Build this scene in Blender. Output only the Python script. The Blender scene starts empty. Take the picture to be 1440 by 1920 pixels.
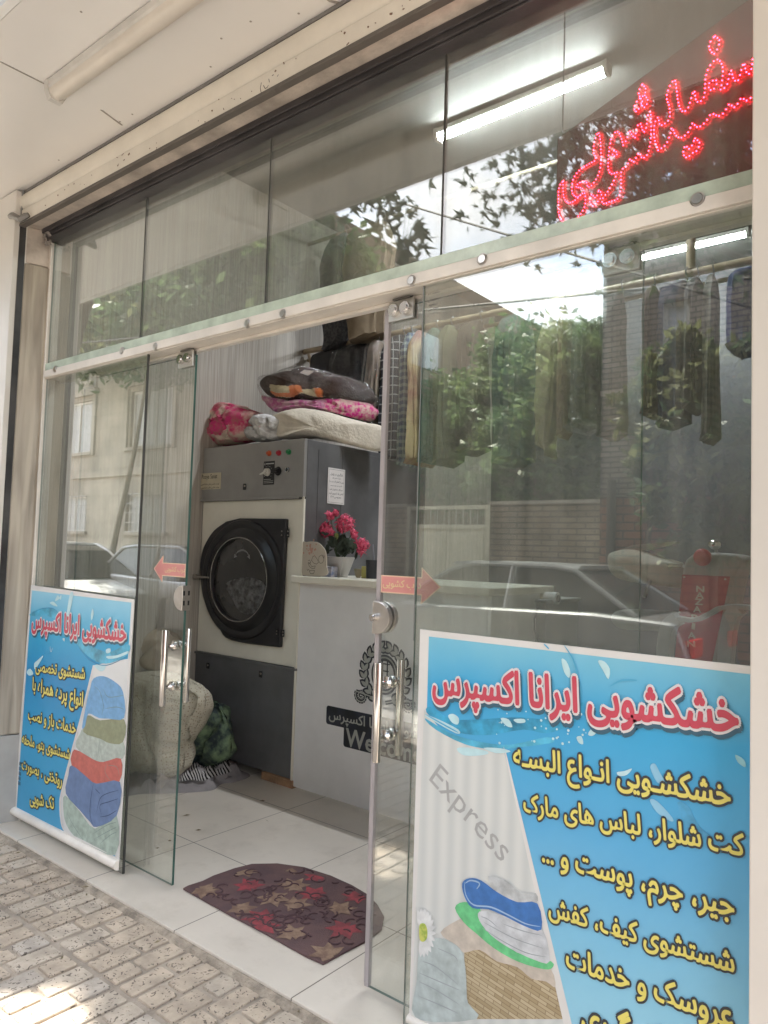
import bpy, bmesh, math, random
import numpy as np
from mathutils import Vector, Matrix, noise
random.seed(7); rng=np.random.default_rng(7)
C=bpy.context.scene.collection; S=bpy.context.scene
# ------------------------------------------------------------ camera
FP=1380.865; YAW,PIT,ROL=0.678111556,0.0537374867,0.0310321993
H=1.30; D=1.703
Fv=np.array([-math.sin(YAW)*math.cos(PIT),math.cos(YAW)*math.cos(PIT),math.sin(PIT)])
R0=np.array([math.cos(YAW),math.sin(YAW),0.]); U0=np.cross(R0,Fv)
Rv=math.cos(ROL)*R0+math.sin(ROL)*U0; Uv=-math.sin(ROL)*R0+math.cos(ROL)*U0
CAM=np.array([0,-D,H])
cd=bpy.data.cameras.new('camera'); cam=bpy.data.objects.new('camera',cd); C.objects.link(cam)
cd.sensor_fit='VERTICAL'; cd.sensor_height=24; cd.lens=FP/1920*24; cd.clip_start=.02; cd.clip_end=500
mw=Matrix.Identity(4)
for i in range(3): mw[i][0]=Rv[i]; mw[i][1]=Uv[i]; mw[i][2]=-Fv[i]; mw[i][3]=CAM[i]
cam.matrix_world=mw; S.camera=cam
# ------------------------------------------------------------ sky, sun, exposure
SUN=Vector((-.60,-.20,1.12)).normalized()
w=bpy.data.worlds.new('World'); S.world=w; w.use_nodes=True; nt=w.node_tree; N=nt.nodes; L=nt.links
for n in list(N): N.remove(n)
out=N.new('ShaderNodeOutputWorld'); bg=N.new('ShaderNodeBackground'); sky=N.new('ShaderNodeTexSky')
sky.sky_type='NISHITA'; sky.sun_disc=False; sky.sun_elevation=math.asin(SUN.z); sky.sun_rotation=math.atan2(SUN.x,SUN.y)
sky.air_density=1.3; sky.dust_density=3
tc=N.new('ShaderNodeTexCoord'); nz=N.new('ShaderNodeTexNoise'); nz.inputs['Scale'].default_value=2.2; nz.inputs['Detail'].default_value=7; nz.inputs['Roughness'].default_value=.55
cr=N.new('ShaderNodeValToRGB'); cr.color_ramp.elements[0].position=.40; cr.color_ramp.elements[1].position=.62
mx=N.new('ShaderNodeMixRGB'); mx.inputs[2].default_value=(6.5,6.4,6.3,1)
mp=N.new('ShaderNodeMapping'); mp.inputs['Scale'].default_value=(1,1,2.2)
L.new(tc.outputs['Generated'],mp.inputs[0]); L.new(mp.outputs[0],nz.inputs['Vector']); L.new(nz.outputs['Fac'],cr.inputs[0]); L.new(cr.outputs[0],mx.inputs[0]); L.new(sky.outputs[0],mx.inputs[1]); L.new(mx.outputs[0],bg.inputs[0]); L.new(bg.outputs[0],out.inputs[0])
bg.inputs[1].default_value=.13
sl=bpy.data.lights.new('sun','SUN'); sl.energy=3.9; sl.angle=math.radians(.55); sl.color=(1,.94,.84)
so=bpy.data.objects.new('sun',sl); C.objects.link(so); so.rotation_euler=(-SUN).to_track_quat('-Z','Y').to_euler(); so.location=(0,-4,12)
vs=S.view_settings; vs.view_transform='Standard'; vs.look='None'; vs.gamma=1; vs.use_curve_mapping=False; vs.exposure=2.78
S.cycles.use_denoising=True
try: S.cycles.denoiser='OPENIMAGEDENOISE'
except Exception: pass
S.cycles.max_bounces=10; S.cycles.diffuse_bounces=4; S.cycles.glossy_bounces=5; S.cycles.transparent_max_bounces=24; S.cycles.sample_clamp_indirect=8
S.cycles.caustics_reflective=False; S.cycles.caustics_refractive=False
# ------------------------------------------------------------ pixel of the photograph -> point on a plane of the scene
def ray(px,py): return Fv*FP+Rv*(px-720)-Uv*(py-960)
def OY(px,py,y): d=ray(px,py); return CAM+d*((y+D)/d[1])
def OZ(px,py,z=0.): d=ray(px,py); return CAM+d*((z-H)/d[2])
def OX(px,py,x): d=ray(px,py); return CAM+d*(x/d[0])
# ------------------------------------------------------------ materials
def hexc(h): 
    h=h.lstrip('#'); return tuple(((int(h[i:i+2],16)/255)**2.2) for i in (0,2,4))
_m={}
def mat(name,col=(.5,.5,.5),rough=.5,metal=0.,var=.06,vs_=8.,bump=0.,bs=60.,col2=None,spec=.5,emit=None,es=0.,coat=0.,wear=0.):
    if name in _m: return _m[name]
    if isinstance(col,str): col=hexc(col)
    if isinstance(col2,str): col2=hexc(col2)
    m=bpy.data.materials.new(name); m.use_nodes=True; nt=m.node_tree; b=nt.nodes['Principled BSDF']; N=nt.nodes; L=nt.links
    b.inputs['Roughness'].default_value=rough; b.inputs['Metallic'].default_value=metal; b.inputs['Specular IOR Level'].default_value=spec
    if coat: b.inputs['Coat Weight'].default_value=coat; b.inputs['Coat Roughness'].default_value=.08
    tc=N.new('ShaderNodeTexCoord'); n=N.new('ShaderNodeTexNoise'); n.inputs['Scale'].default_value=vs_; n.inputs['Detail'].default_value=6; n.inputs['Roughness'].default_value=.6
    L.new(tc.outputs['Object'],n.inputs['Vector'])
    r=N.new('ShaderNodeValToRGB'); L.new(n.outputs['Fac'],r.inputs[0])
    a=col; c2=col2 if col2 else tuple(max(0,x*(1-3*var)) for x in a)
    if col2: lo,hi=.40,.60
    else: lo,hi=.28,.68; a=tuple(min(1,x*(1+var)) for x in a)
    r.color_ramp.elements[0].position=lo; r.color_ramp.elements[0].color=(*c2,1)
    r.color_ramp.elements[1].position=hi; r.color_ramp.elements[1].color=(*a,1)
    L.new(r.outputs[0],b.inputs['Base Color'])
    if wear:
        mr=N.new('ShaderNodeMapRange'); mr.inputs[3].default_value=max(.02,rough-wear); mr.inputs[4].default_value=min(1,rough+wear); L.new(n.outputs['Fac'],mr.inputs[0]); L.new(mr.outputs[0],b.inputs['Roughness'])
    if bump:
        n2=N.new('ShaderNodeTexNoise'); n2.inputs['Scale'].default_value=bs; n2.inputs['Detail'].default_value=5; L.new(tc.outputs['Object'],n2.inputs['Vector'])
        bp=N.new('ShaderNodeBump'); bp.inputs['Strength'].default_value=bump; bp.inputs['Distance'].default_value=.01; L.new(n2.outputs['Fac'],bp.inputs['Height']); L.new(bp.outputs[0],b.inputs['Normal'])
    if emit: b.inputs['Emission Color'].default_value=(*emit,1); b.inputs['Emission Strength'].default_value=es
    _m[name]=m; return m
def nodes(m): return m.node_tree.nodes,m.node_tree.links,m.node_tree.nodes['Principled BSDF']
def glass(name,tint=(.90,.95,.91),k=1.0,dust=.03,ior=1.6):
    m=bpy.data.materials.new(name); m.use_nodes=True; nt=m.node_tree; N=nt.nodes; L=nt.links; N.remove(N['Principled BSDF']); o=N['Material Output']
    tr=N.new('ShaderNodeBsdfTransparent'); tr.inputs[0].default_value=(*tint,1)
    gl=N.new('ShaderNodeBsdfGlossy'); gl.inputs['Roughness'].default_value=0.; gl.inputs[0].default_value=(1,1,1,1)
    g=N.new('ShaderNodeNewGeometry'); mi=N.new('ShaderNodeMapRange'); mi.inputs[3].default_value=ior; mi.inputs[4].default_value=1/ior; L.new(g.outputs['Backfacing'],mi.inputs[0])
    fr=N.new('ShaderNodeFresnel'); L.new(mi.outputs[0],fr.inputs['IOR'])
    mu=N.new('ShaderNodeMath'); mu.operation='MULTIPLY'; mu.use_clamp=True; mu.inputs[1].default_value=k; L.new(fr.outputs[0],mu.inputs[0])
    mx=N.new('ShaderNodeMixShader'); L.new(mu.outputs[0],mx.inputs[0]); L.new(tr.outputs[0],mx.inputs[1]); L.new(gl.outputs[0],mx.inputs[2])
    df=N.new('ShaderNodeBsdfDiffuse'); df.inputs[0].default_value=(.62,.60,.54,1)
    tc=N.new('ShaderNodeTexCoord'); n=N.new('ShaderNodeTexNoise'); n.inputs['Scale'].default_value=2.5; n.inputs['Detail'].default_value=8; n.inputs['Roughness'].default_value=.7
    mp=N.new('ShaderNodeMapping'); mp.inputs['Scale'].default_value=(7,1,.4); L.new(tc.outputs['Object'],mp.inputs[0]); L.new(mp.outputs[0],n.inputs['Vector'])
    mr=N.new('ShaderNodeMapRange'); mr.inputs[1].default_value=.3; mr.inputs[2].default_value=.8; mr.inputs[3].default_value=dust*.3; mr.inputs[4].default_value=dust*2; L.new(n.outputs['Fac'],mr.inputs[0])
    m2=N.new('ShaderNodeMixShader'); L.new(mr.outputs[0],m2.inputs[0]); L.new(mx.outputs[0],m2.inputs[1]); L.new(df.outputs[0],m2.inputs[2]); L.new(m2.outputs[0],o.inputs[0])
    return m
# ------------------------------------------------------------ mesh builder
class MB:
    def __init__(s): s.v=[]; s.f=[]; s.m=[]; s.vc=None
    def add(s,vs,fs,mi=0):
        k=len(s.v); s.v.extend([tuple(map(float,p)) for p in vs]); s.f.extend([tuple(i+k for i in f) for f in fs]); s.m.extend([mi]*len(fs)); return s
    def box(s,a,b,mi=0,edge=None):
        x0,x1=sorted((a[0],b[0])); y0,y1=sorted((a[1],b[1])); z0,z1=sorted((a[2],b[2]))
        v=[(x0,y0,z0),(x1,y0,z0),(x1,y1,z0),(x0,y1,z0),(x0,y0,z1),(x1,y0,z1),(x1,y1,z1),(x0,y1,z1)]
        f=[(0,3,2,1),(4,5,6,7),(0,1,5,4),(2,3,7,6),(1,2,6,5),(3,0,4,7)]
        s.add(v,f,mi)
        if edge is not None: s.m[-6]=edge; s.m[-5]=edge; s.m[-2]=edge; s.m[-1]=edge
        return s
    def tube(s,pts,r,n=10,mi=0,cap=True):
        pts=[Vector(p) for p in pts]; rs=[float(q) for q in r] if hasattr(r,'__len__') else [float(r)]*len(pts)
        rings=[]; prev=None
        for i,p in enumerate(pts):
            t=(pts[min(i+1,len(pts)-1)]-pts[max(i-1,0)]).normalized()
            if prev is None:
                a=Vector((0,0,1)) if abs(t.z)<.9 else Vector((1,0,0)); u=t.cross(a).normalized()
            else:
                u=(prev-t*prev.dot(t)); u=u.normalized() if u.length>1e-6 else t.orthogonal().normalized()
            prev=u; w_=t.cross(u)
            rings.append([p+rs[i]*(math.cos(2*math.pi*k/n)*u+math.sin(2*math.pi*k/n)*w_) for k in range(n)])
        v=[q for R_ in rings for q in R_]; f=[]
        for i in range(len(pts)-1):
            for k in range(n): f.append((i*n+k,i*n+(k+1)%n,(i+1)*n+(k+1)%n,(i+1)*n+k))
        if cap: f.append(tuple(range(n))[::-1]); f.append(tuple((len(pts)-1)*n+k for k in range(n)))
        return s.add(v,f,mi)
    def cyl(s,p,q,r,n=20,mi=0,r2=None): return s.tube([p,q],[r,r if r2 is None else r2],n,mi)
    def prism(s,poly,d,mi=0,front=None):       # planar polygon (3d points) extruded by vector d
        n=len(poly); d=Vector(d); v=[Vector(p) for p in poly]+[Vector(p)+d for p in poly]
        f=[tuple(range(n)),tuple(range(2*n-1,n-1,-1))]+[(i,i+n,(i+1)%n+n,(i+1)%n) for i in range(n)]
        s.add(v,f,mi)
        if front is not None: s.m[-n-2]=front
        return s
    def ball(s,c,r,n=12,mi=0,sq=(1,1,1)):
        v=[];f=[];m=n//2
        for i in range(m+1):
            th=math.pi*i/m
            for k in range(n):
                ph=2*math.pi*k/n; v.append((c[0]+r*sq[0]*math.sin(th)*math.cos(ph),c[1]+r*sq[1]*math.sin(th)*math.sin(ph),c[2]+r*sq[2]*math.cos(th)))
        for i in range(m):
            for k in range(n): f.append((i*n+k,(i+1)*n+k,(i+1)*n+(k+1)%n,i*n+(k+1)%n))
        return s.add(v,f,mi)
    def torus(s,c,R_,r,ax='y',n=40,k=8,mi=0,sx=1.,sz=1.):
        pts=[]
        for i in range(n+1):
            a=2*math.pi*i/n
            pts.append((c[0]+R_*sx*math.cos(a),c[1],c[2]+R_*sz*math.sin(a)) if ax=='y' else ((c[0]+R_*math.cos(a),c[1]+R_*math.sin(a),c[2]) if ax=='z' else (c[0],c[1]+R_*math.cos(a),c[2]+R_*math.sin(a))))
        return s.tube(pts,r,k,mi,cap=False)
ORI={}
def org(o): return ORI.get(o.name,Vector((0,0,0))) if o else Vector((0,0,0))
def obj(name,mb,mats,parent=None,smooth=False,bevel=0.,seg=2,at=None,label=None,kind=None,sub=0):
    if not isinstance(mats,(list,tuple)): mats=[mats]
    o3=org(parent) if parent else Vector(at or (0,0,0))
    if isinstance(mb,MB):
        me=bpy.data.meshes.new(name); V=np.array(mb.v)-np.array(o3); me.from_pydata(V.tolist(),[],mb.f)
        me.polygons.foreach_set('material_index',mb.m)
        me.validate(); 
        bm=bmesh.new(); bm.from_mesh(me); bmesh.ops.recalc_face_normals(bm,faces=bm.faces[:]) if len(bm.faces)<60000 and not any(q in name for q in ('heading','text_','lettering')) else None; bm.to_mesh(me); bm.free()
    else: me=mb
    if smooth: me.polygons.foreach_set('use_smooth',[True]*len(me.polygons))
    for m in mats: me.materials.append(m)
    o=bpy.data.objects.new(name,me); C.objects.link(o)
    if parent: o.parent=parent
    else: o.location=o3
    ORI[o.name]=o3
    if bevel:
        b=o.modifiers.new('bevel','BEVEL'); b.width=bevel; b.segments=seg; b.limit_method='ANGLE'; b.angle_limit=math.radians(35)
    if smooth and not sub:
        try: me.set_sharp_from_angle(angle=math.radians(38))
        except Exception: pass
    if sub: q=o.modifiers.new('sub','SUBSURF'); q.levels=q.render_levels=sub
    if kind: o['kind']=kind
    if label: o['label']=label
    return o
def thing(name,label,cat,loc,group=None):
    o=bpy.data.objects.new(name,None); C.objects.link(o); o.location=loc; o.empty_display_size=.1
    ORI[o.name]=Vector(loc); o['label']=label; o['category']=cat
    if group: o['group']=group
    return o
def tag(o,label,cat,group=None):
    o['label']=label; o['category']=cat
    if group: o['group']=group
    return o
def struct(name,mb,m,**k): return obj(name,mb,m,kind='structure',**k)
# ------------------------------------------------------------ Persian lettering
FORMS={'ا':(0xFE8D,0xFE8E),'ب':(0xFE8F,0xFE90,0xFE91,0xFE92),'پ':(0xFB56,0xFB57,0xFB58,0xFB59),'ت':(0xFE95,0xFE96,0xFE97,0xFE98),'ج':(0xFE9D,0xFE9E,0xFE9F,0xFEA0),'چ':(0xFB7A,0xFB7B,0xFB7C,0xFB7D),'ح':(0xFEA1,0xFEA2,0xFEA3,0xFEA4),'خ':(0xFEA5,0xFEA6,0xFEA7,0xFEA8),'د':(0xFEA9,0xFEAA),'ر':(0xFEAD,0xFEAE),'ز':(0xFEAF,0xFEB0),'س':(0xFEB1,0xFEB2,0xFEB3,0xFEB4),'ش':(0xFEB5,0xFEB6,0xFEB7,0xFEB8),'ص':(0xFEB9,0xFEBA,0xFEBB,0xFEBC),'ع':(0xFEC9,0xFECA,0xFECB,0xFECC),'ف':(0xFED1,0xFED2,0xFED3,0xFED4),'ک':(0xFB8E,0xFB8F,0xFB90,0xFB91),'گ':(0xFB92,0xFB93,0xFB94,0xFB95),'ل':(0xFEDD,0xFEDE,0xFEDF,0xFEE0),'م':(0xFEE1,0xFEE2,0xFEE3,0xFEE4),'ن':(0xFEE5,0xFEE6,0xFEE7,0xFEE8),'و':(0xFEED,0xFEEE),'ه':(0xFEE9,0xFEEA,0xFEEB,0xFEEC),'ی':(0xFBFC,0xFBFD,0xFBFE,0xFBFF)}
def shape(t):
    o=[]
    for i,c in enumerate(t):
        if c not in FORMS: o.append(c); continue
        p=t[i-1] if i else ' '; q=t[i+1] if i+1<len(t) else ' '
        jp=(p in FORMS and len(FORMS[p])==4) or p=='ـ'; jn=(q in FORMS or q=='ـ') and len(FORMS[c])==4
        F=FORMS[c]; o.append(chr(F[3] if jp and jn else F[1] if jp else F[2] if jn else F[0]))
    return ''.join(o[::-1])
def glyphs(t,offset=0.,fa=True):
    c=bpy.data.curves.new('t','FONT'); c.body=shape(t) if fa else t; c.offset=0; c.resolution_u=2
    o=bpy.data.objects.new('t',c); C.objects.link(o); dg=bpy.context.evaluated_depsgraph_get(); dg.update()
    me=bpy.data.meshes.new_from_object(o.evaluated_get(dg)); bpy.data.objects.remove(o); bpy.data.curves.remove(c)
    v=np.array([p.co[:2] for p in me.vertices]); f=[tuple(p.vertices) for p in me.polygons]
    par=list(range(len(v)))
    def fd(a):
        while par[a]!=a: par[a]=par[par[a]]; a=par[a]
        return a
    for q in f:
        for b in q[1:]: par[fd(q[0])]=fd(b)
    roots={}; isl=np.array([roots.setdefault(fd(i),len(roots))%5 for i in range(len(v))]) if len(v) else []
    bpy.data.meshes.remove(me); return v,f,isl
def lettering(mb,t,P0,P1,off=0.,nrm=(0,-1,0),mi=0,fa=True,lift=0.,ref=None,hs=1.,maxh=None,fixh=None):
    """text whose box runs from P0 to P1 (mid-height points), on the plane with normal nrm"""
    v,f,isl=glyphs(t,off,fa); 
    rv=ref if ref is not None else v
    x0,x1=rv[:,0].min(),rv[:,0].max(); y0,y1=rv[:,1].min(),rv[:,1].max()
    P0=Vector(P0);P1=Vector(P1); n=Vector(nrm).normalized(); ux=(P1-P0).normalized(); uy=n.cross(ux)*1.0
    if uy.z<0 and abs(n.z)<.9: uy=-uy
    s=(P1-P0).length/(x1-x0); sy=s*hs
    if maxh and (y1-y0)*sy>maxh: sy=maxh/(y1-y0)
    if fixh: sy=fixh/(y1-y0)
    cy=(y0+y1)/2
    offs=[(0,0)]
    if off>=.010:
        m_=6 if off<.04 else 12
        offs+=[(off*math.cos(2*math.pi*k/m_),off*math.sin(2*math.pi*k/m_)) for k in range(m_)]
    for ci,(ox,oy) in enumerate(offs):
        V=[P0+ux*((a[0]+ox-x0)*s)+uy*((a[1]+oy-cy)*sy)+n*(lift+.000012*isl[i]-.000014*ci) for i,a in enumerate(v)]
        mb.add(V,f,mi)
    return v
# ------------------------------------------------------------ shared materials
WHITE=mat('white_composite',(.72,.69,.64),.32,var=.05,vs_=1.6,bump=.03,bs=14,wear=.12)
FRAME=mat('white_frame',(.80,.75,.68),.35,var=.07,vs_=5,bump=.05,bs=90)
SLAT=mat('shutter_slat',(.76,.71,.62),.38,var=.05,vs_=3.5,bump=.10,bs=50,wear=.15)
PLASTER=mat('dirty_plaster',(.60,.525,.455),.85,var=.16,vs_=6,bump=.35,bs=40)
STEEL=mat('dark_steel',(.075,.068,.07),.48,metal=.2,var=.2,vs_=5,bump=.12,bs=70,wear=.2)
CHROME=mat('chrome',(.72,.70,.68),.16,metal=1.,var=.05,vs_=20)
BRUSHED=mat('brushed_steel',(.62,.58,.54),.32,metal=1.,var=.06,vs_=30)
BLACKP=mat('black_plastic',(.018,.018,.02),.4,var=.1,vs_=10)
BLACKG=mat('black_gloss',(.012,.012,.014),.16,var=.1,vs_=10)
DARKJ=mat('dark_joint',(.05,.05,.045),.7)
GEDGE=mat('glass_edge',(.055,.12,.10),.15,var=.1)
GLASS=glass('storefront_glass',(.905,.935,.91),2.25,.06,1.62)
GLASSU=glass('upper_storefront_glass',(.88,.905,.87),1.85,.095,1.62)
GLASSD=glass('door_glass',(.945,.965,.945),1.5,.035,1.6)
GREY=mat('grey_hammer_paint',(.17,.168,.17),.42,metal=.3,var=.08,vs_=7,bump=.03,bs=200,wear=.1)
CREAM=mat('cream_enamel',(.80,.765,.66),.3,var=.04,vs_=3)
CWHITE=mat('counter_white',(.83,.82,.81),.28,var=.04,vs_=2.5)
GRN=mat('green_glass_strip',(.56,.65,.54),.25,var=.12,vs_=9)
RUBBER=mat('rubber',(.03,.03,.03),.8)
INK=mat('ink_black',(.02,.02,.022),.5)
PAPER=mat('paper',(.72,.68,.66),.6,var=.03)
# ============================================================ GROUND
ROADZ=-.16; PZ=-.018
def flat(x0,x1,y0,y1,z0,z1): return MB().box((x0,y0,z0),(x1,y1,z1))
asph=mat('asphalt',(.29,.277,.262),.9,var=.12,vs_=2,bump=.4,bs=120)
struct('ground',flat(-120,120,-120,120,-.9,-.5),mat('earth',(.25,.22,.18),.95))
struct('road',flat(-90,90,-6.35,-2.6,-.45,ROADZ),asph)
pav2=mat('far_pavement',(.44,.40,.35),.9,var=.1,vs_=3,bump=.3,bs=60)
struct('far_pavement',flat(-90,90,-7.02,-6.35,-.45,ROADZ+.11),pav2)
mortar=mat('mortar',(.40,.34,.275),.95,var=.14,vs_=9,bump=.7,bs=110)
struct('pavement',flat(-90,90,-2.45,-.125,-.45,PZ-.006),mortar)
struct('kerb',flat(-90,90,-2.6,-2.451,-.45,PZ+.002),pav2)
# pavers: individual bevelled bricks, one sheet
pb=[mat('paver_sand',(.49,.405,.315),.9,var=.12,vs_=14,bump=.3,bs=180),mat('paver_pale',(.51,.435,.35),.9,var=.12,vs_=14,bump=.3,bs=180),mat('paver_grey',(.45,.395,.335),.9,var=.12,vs_=14,bump=.3,bs=180)]
for m_ in pb:
    Nn,Ll,b=nodes(m_); tc=Nn.new('ShaderNodeTexCoord'); rampin=b.inputs['Base Color'].links[0].from_socket
    nn=Nn.new('ShaderNodeTexNoise'); nn.inputs['Scale'].default_value=26; nn.inputs['Detail'].default_value=2
    va=Nn.new('ShaderNodeMixRGB'); va.inputs[0].default_value=.10; Ll.new(tc.outputs['Object'],nn.inputs['Vector']); Ll.new(tc.outputs['Object'],va.inputs[1]); Ll.new(nn.outputs['Color'],va.inputs[2])
    vo=Nn.new('ShaderNodeTexVoronoi'); vo.inputs['Scale'].default_value=66; vo.inputs['Randomness'].default_value=1; Ll.new(va.outputs[0],vo.inputs['Vector'])
    th=Nn.new('ShaderNodeMapRange'); th.inputs[1].default_value=.28; th.inputs[2].default_value=.38; th.inputs[3].default_value=.78; th.inputs[4].default_value=0; Ll.new(vo.outputs['Distance'],th.inputs[0])
    # only some cells are pits
    sel=Nn.new('ShaderNodeSeparateColor'); Ll.new(vo.outputs['Color'],sel.inputs[0]); gt=Nn.new('ShaderNodeMath'); gt.operation='GREATER_THAN'; gt.inputs[1].default_value=.45; Ll.new(sel.outputs[0],gt.inputs[0])
    mu=Nn.new('ShaderNodeMath'); mu.operation='MULTIPLY'; Ll.new(th.outputs[0],mu.inputs[0]); Ll.new(gt.outputs[0],mu.inputs[1])
    mxx=Nn.new('ShaderNodeMixRGB'); mxx.inputs[2].default_value=(.07,.055,.045,1); Ll.new(mu.outputs[0],mxx.inputs[0]); Ll.new(rampin,mxx.inputs[1]); Ll.new(mxx.outputs[0],b.inputs['Base Color'])
P=MB()
def paver(x0,x1,y0,y1,mi):
    z=PZ+rng.normal()*.0008+.0005; b=.006; h=.012
    j=rng.normal(size=4)*.0016; x0+=j[0];x1+=j[1];y0+=j[2];y1+=j[3]
    c=[]
    for (cx,cy,sx,sy) in ((x0,y0,1,1),(x1,y0,-1,1),(x1,y1,-1,-1),(x0,y1,1,-1)):
        c+= [(cx,cy+sy*b),(cx+sx*b*.3,cy+sy*b*.3),(cx+sx*b,cy)] if (sx*sy>0) else [(cx+sx*b,cy),(cx+sx*b*.3,cy+sy*b*.3),(cx,cy+sy*b)]
    mx_,my_=(x0+x1)/2,(y0+y1)/2
    n=len(c); o=[(p[0],p[1],z-h) for p in c]; i1=[(mx_+(p[0]-mx_)*.985,my_+(p[1]-my_)*.985,z-.0025) for p in c]; i2=[(mx_+(p[0]-mx_)*.94,my_+(p[1]-my_)*.96,z) for p in c]
    f=[tuple(range(2*n,3*n))]+[(i,(i+1)%n,(i+1)%n+n,i+n) for i in range(n)]+[(i+n,(i+1)%n+n,(i+1)%n+2*n,i+2*n) for i in range(n)]
    P.add(o+i1+i2,f,mi)
for band in range(8):
    ytop=-.142-band*.272; pal=[.75,.25,0] if band==0 else [.2,.25,.55] if band<3 else [.35,.35,.3]
    for i in range(-60,28):
        x=i*.091-.012; a=x+.007; b_=x+.084
        yy=ytop-.008
        l1=.148 if (i+band)%2 else .092
        for l in (l1,.24-l1):
            paver(a,b_,yy-l,yy,int(rng.choice(3,p=pal))); yy-=l+.012
struct('paving_bricks',P,pb)
# dirt and litter along the step, and gravelly curb line
E2=MB()
xs=np.arange(-6,2.2,.03)
for i,x in enumerate(xs[:-1]):
    a=-.142-.010*noise.noise((x*9,0,0))-.006*noise.noise((x*40,3,0)); c=-.142-.010*noise.noise((xs[i+1]*9,0,0))-.006*noise.noise((xs[i+1]*40,3,0))
    E2.add([(x,-.1,PZ+.012),(xs[i+1],-.1,PZ+.012),(xs[i+1],c,PZ+.008),(x,a,PZ+.008),(x,a-.012,PZ-.004),(xs[i+1],c-.012,PZ-.004)],[(0,1,2,3),(3,2,5,4)])
struct('mortar_edge',E2,mat('edge_mortar',(.42,.355,.28),.95,var=.2,vs_=16,bump=1.,bs=140))
# tiled shop floor
tile=mat('floor_tile',(.66,.60,.52),.34,var=.05,vs_=1.8,wear=.08)
Nn,Ll,b=nodes(tile); tc=Nn.new('ShaderNodeTexCoord'); br=Nn.new('ShaderNodeTexBrick'); br.offset=0; br.inputs['Scale'].default_value=1; br.inputs['Brick Width'].default_value=.565; br.inputs['Row Height'].default_value=.565; br.inputs['Mortar Size'].default_value=.0022; br.inputs['Mortar Smooth'].default_value=.2
mpn=Nn.new('ShaderNodeMapping'); mpn.inputs['Location'].default_value=(2.125+.565*8,-.377+.565*8,0); Ll.new(tc.outputs['Object'],mpn.inputs[0]); Ll.new(mpn.outputs[0],br.inputs['Vector'])
mxx=Nn.new('ShaderNodeMixRGB'); mxx.inputs[2].default_value=(.13,.11,.09,1); src=b.inputs['Base Color'].links[0].from_socket; Ll.new(br.outputs['Fac'],mxx.inputs[0]); Ll.new(src,mxx.inputs[1])
n5=Nn.new('ShaderNodeTexNoise'); n5.inputs['Scale'].default_value=5; n5.inputs['Detail'].default_value=9; n5.inputs['Roughness'].default_value=.75; Ll.new(tc.outputs['Object'],n5.inputs['Vector'])
r5=Nn.new('ShaderNodeMapRange'); r5.inputs[1].default_value=.52; r5.inputs[2].default_value=.8; r5.inputs[3].default_value=0; r5.inputs[4].default_value=.4; Ll.new(n5.outputs['Fac'],r5.inputs[0])
m5=Nn.new('ShaderNodeMixRGB'); m5.inputs[2].default_value=(.30,.25,.19,1); Ll.new(r5.outputs[0],m5.inputs[0]); Ll.new(mxx.outputs[0],m5.inputs[1]); Ll.new(m5.outputs[0],b.inputs['Base Color'])
struct('floor',flat(-3.85,1.6,-.125,4.8,-.3,0),tile,bevel=.003)
# ============================================================ SHOP BUILDING
XL=-3.82; XR=1.6; YB=4.75; ZC=3.75
shop=thing('shop_building','white panelled laundry shop building whose open glass front fills the photo','shop',(-1.5,0,0))
wallp=mat('striped_wallpaper',(.37,.335,.285),.6,var=.05)
Nn,Ll,b=nodes(wallp); tc=Nn.new('ShaderNodeTexCoord'); mpn=Nn.new('ShaderNodeMapping'); mpn.inputs['Scale'].default_value=(120,120,2.2); n5=Nn.new('ShaderNodeTexNoise'); n5.inputs['Scale'].default_value=1; n5.inputs['Detail'].default_value=5; Ll.new(tc.outputs['Object'],mpn.inputs[0]); Ll.new(mpn.outputs[0],n5.inputs['Vector'])
r5=Nn.new('ShaderNodeValToRGB'); r5.color_ramp.elements[0].position=.38; r5.color_ramp.elements[0].color=(.34,.305,.26,1); r5.color_ramp.elements[1].position=.62; r5.color_ramp.elements[1].color=(.46,.42,.365,1); Ll.new(n5.outputs['Fac'],r5.inputs[0]); Ll.new(r5.outputs[0],b.inputs['Base Color'])
obj('interior_wall',MB().box((XL-.2,.11,0),(XL,YB,ZC)),wallp,shop,label='left interior wall with grey striped wallpaper')
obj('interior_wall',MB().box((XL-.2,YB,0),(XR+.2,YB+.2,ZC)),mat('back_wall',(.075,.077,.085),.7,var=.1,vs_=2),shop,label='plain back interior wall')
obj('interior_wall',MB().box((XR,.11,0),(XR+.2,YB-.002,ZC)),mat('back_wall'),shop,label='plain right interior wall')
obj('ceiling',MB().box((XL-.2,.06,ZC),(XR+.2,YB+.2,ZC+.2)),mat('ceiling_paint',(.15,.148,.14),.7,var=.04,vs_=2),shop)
xpL=OY(33,600,-.135)[0]
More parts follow.
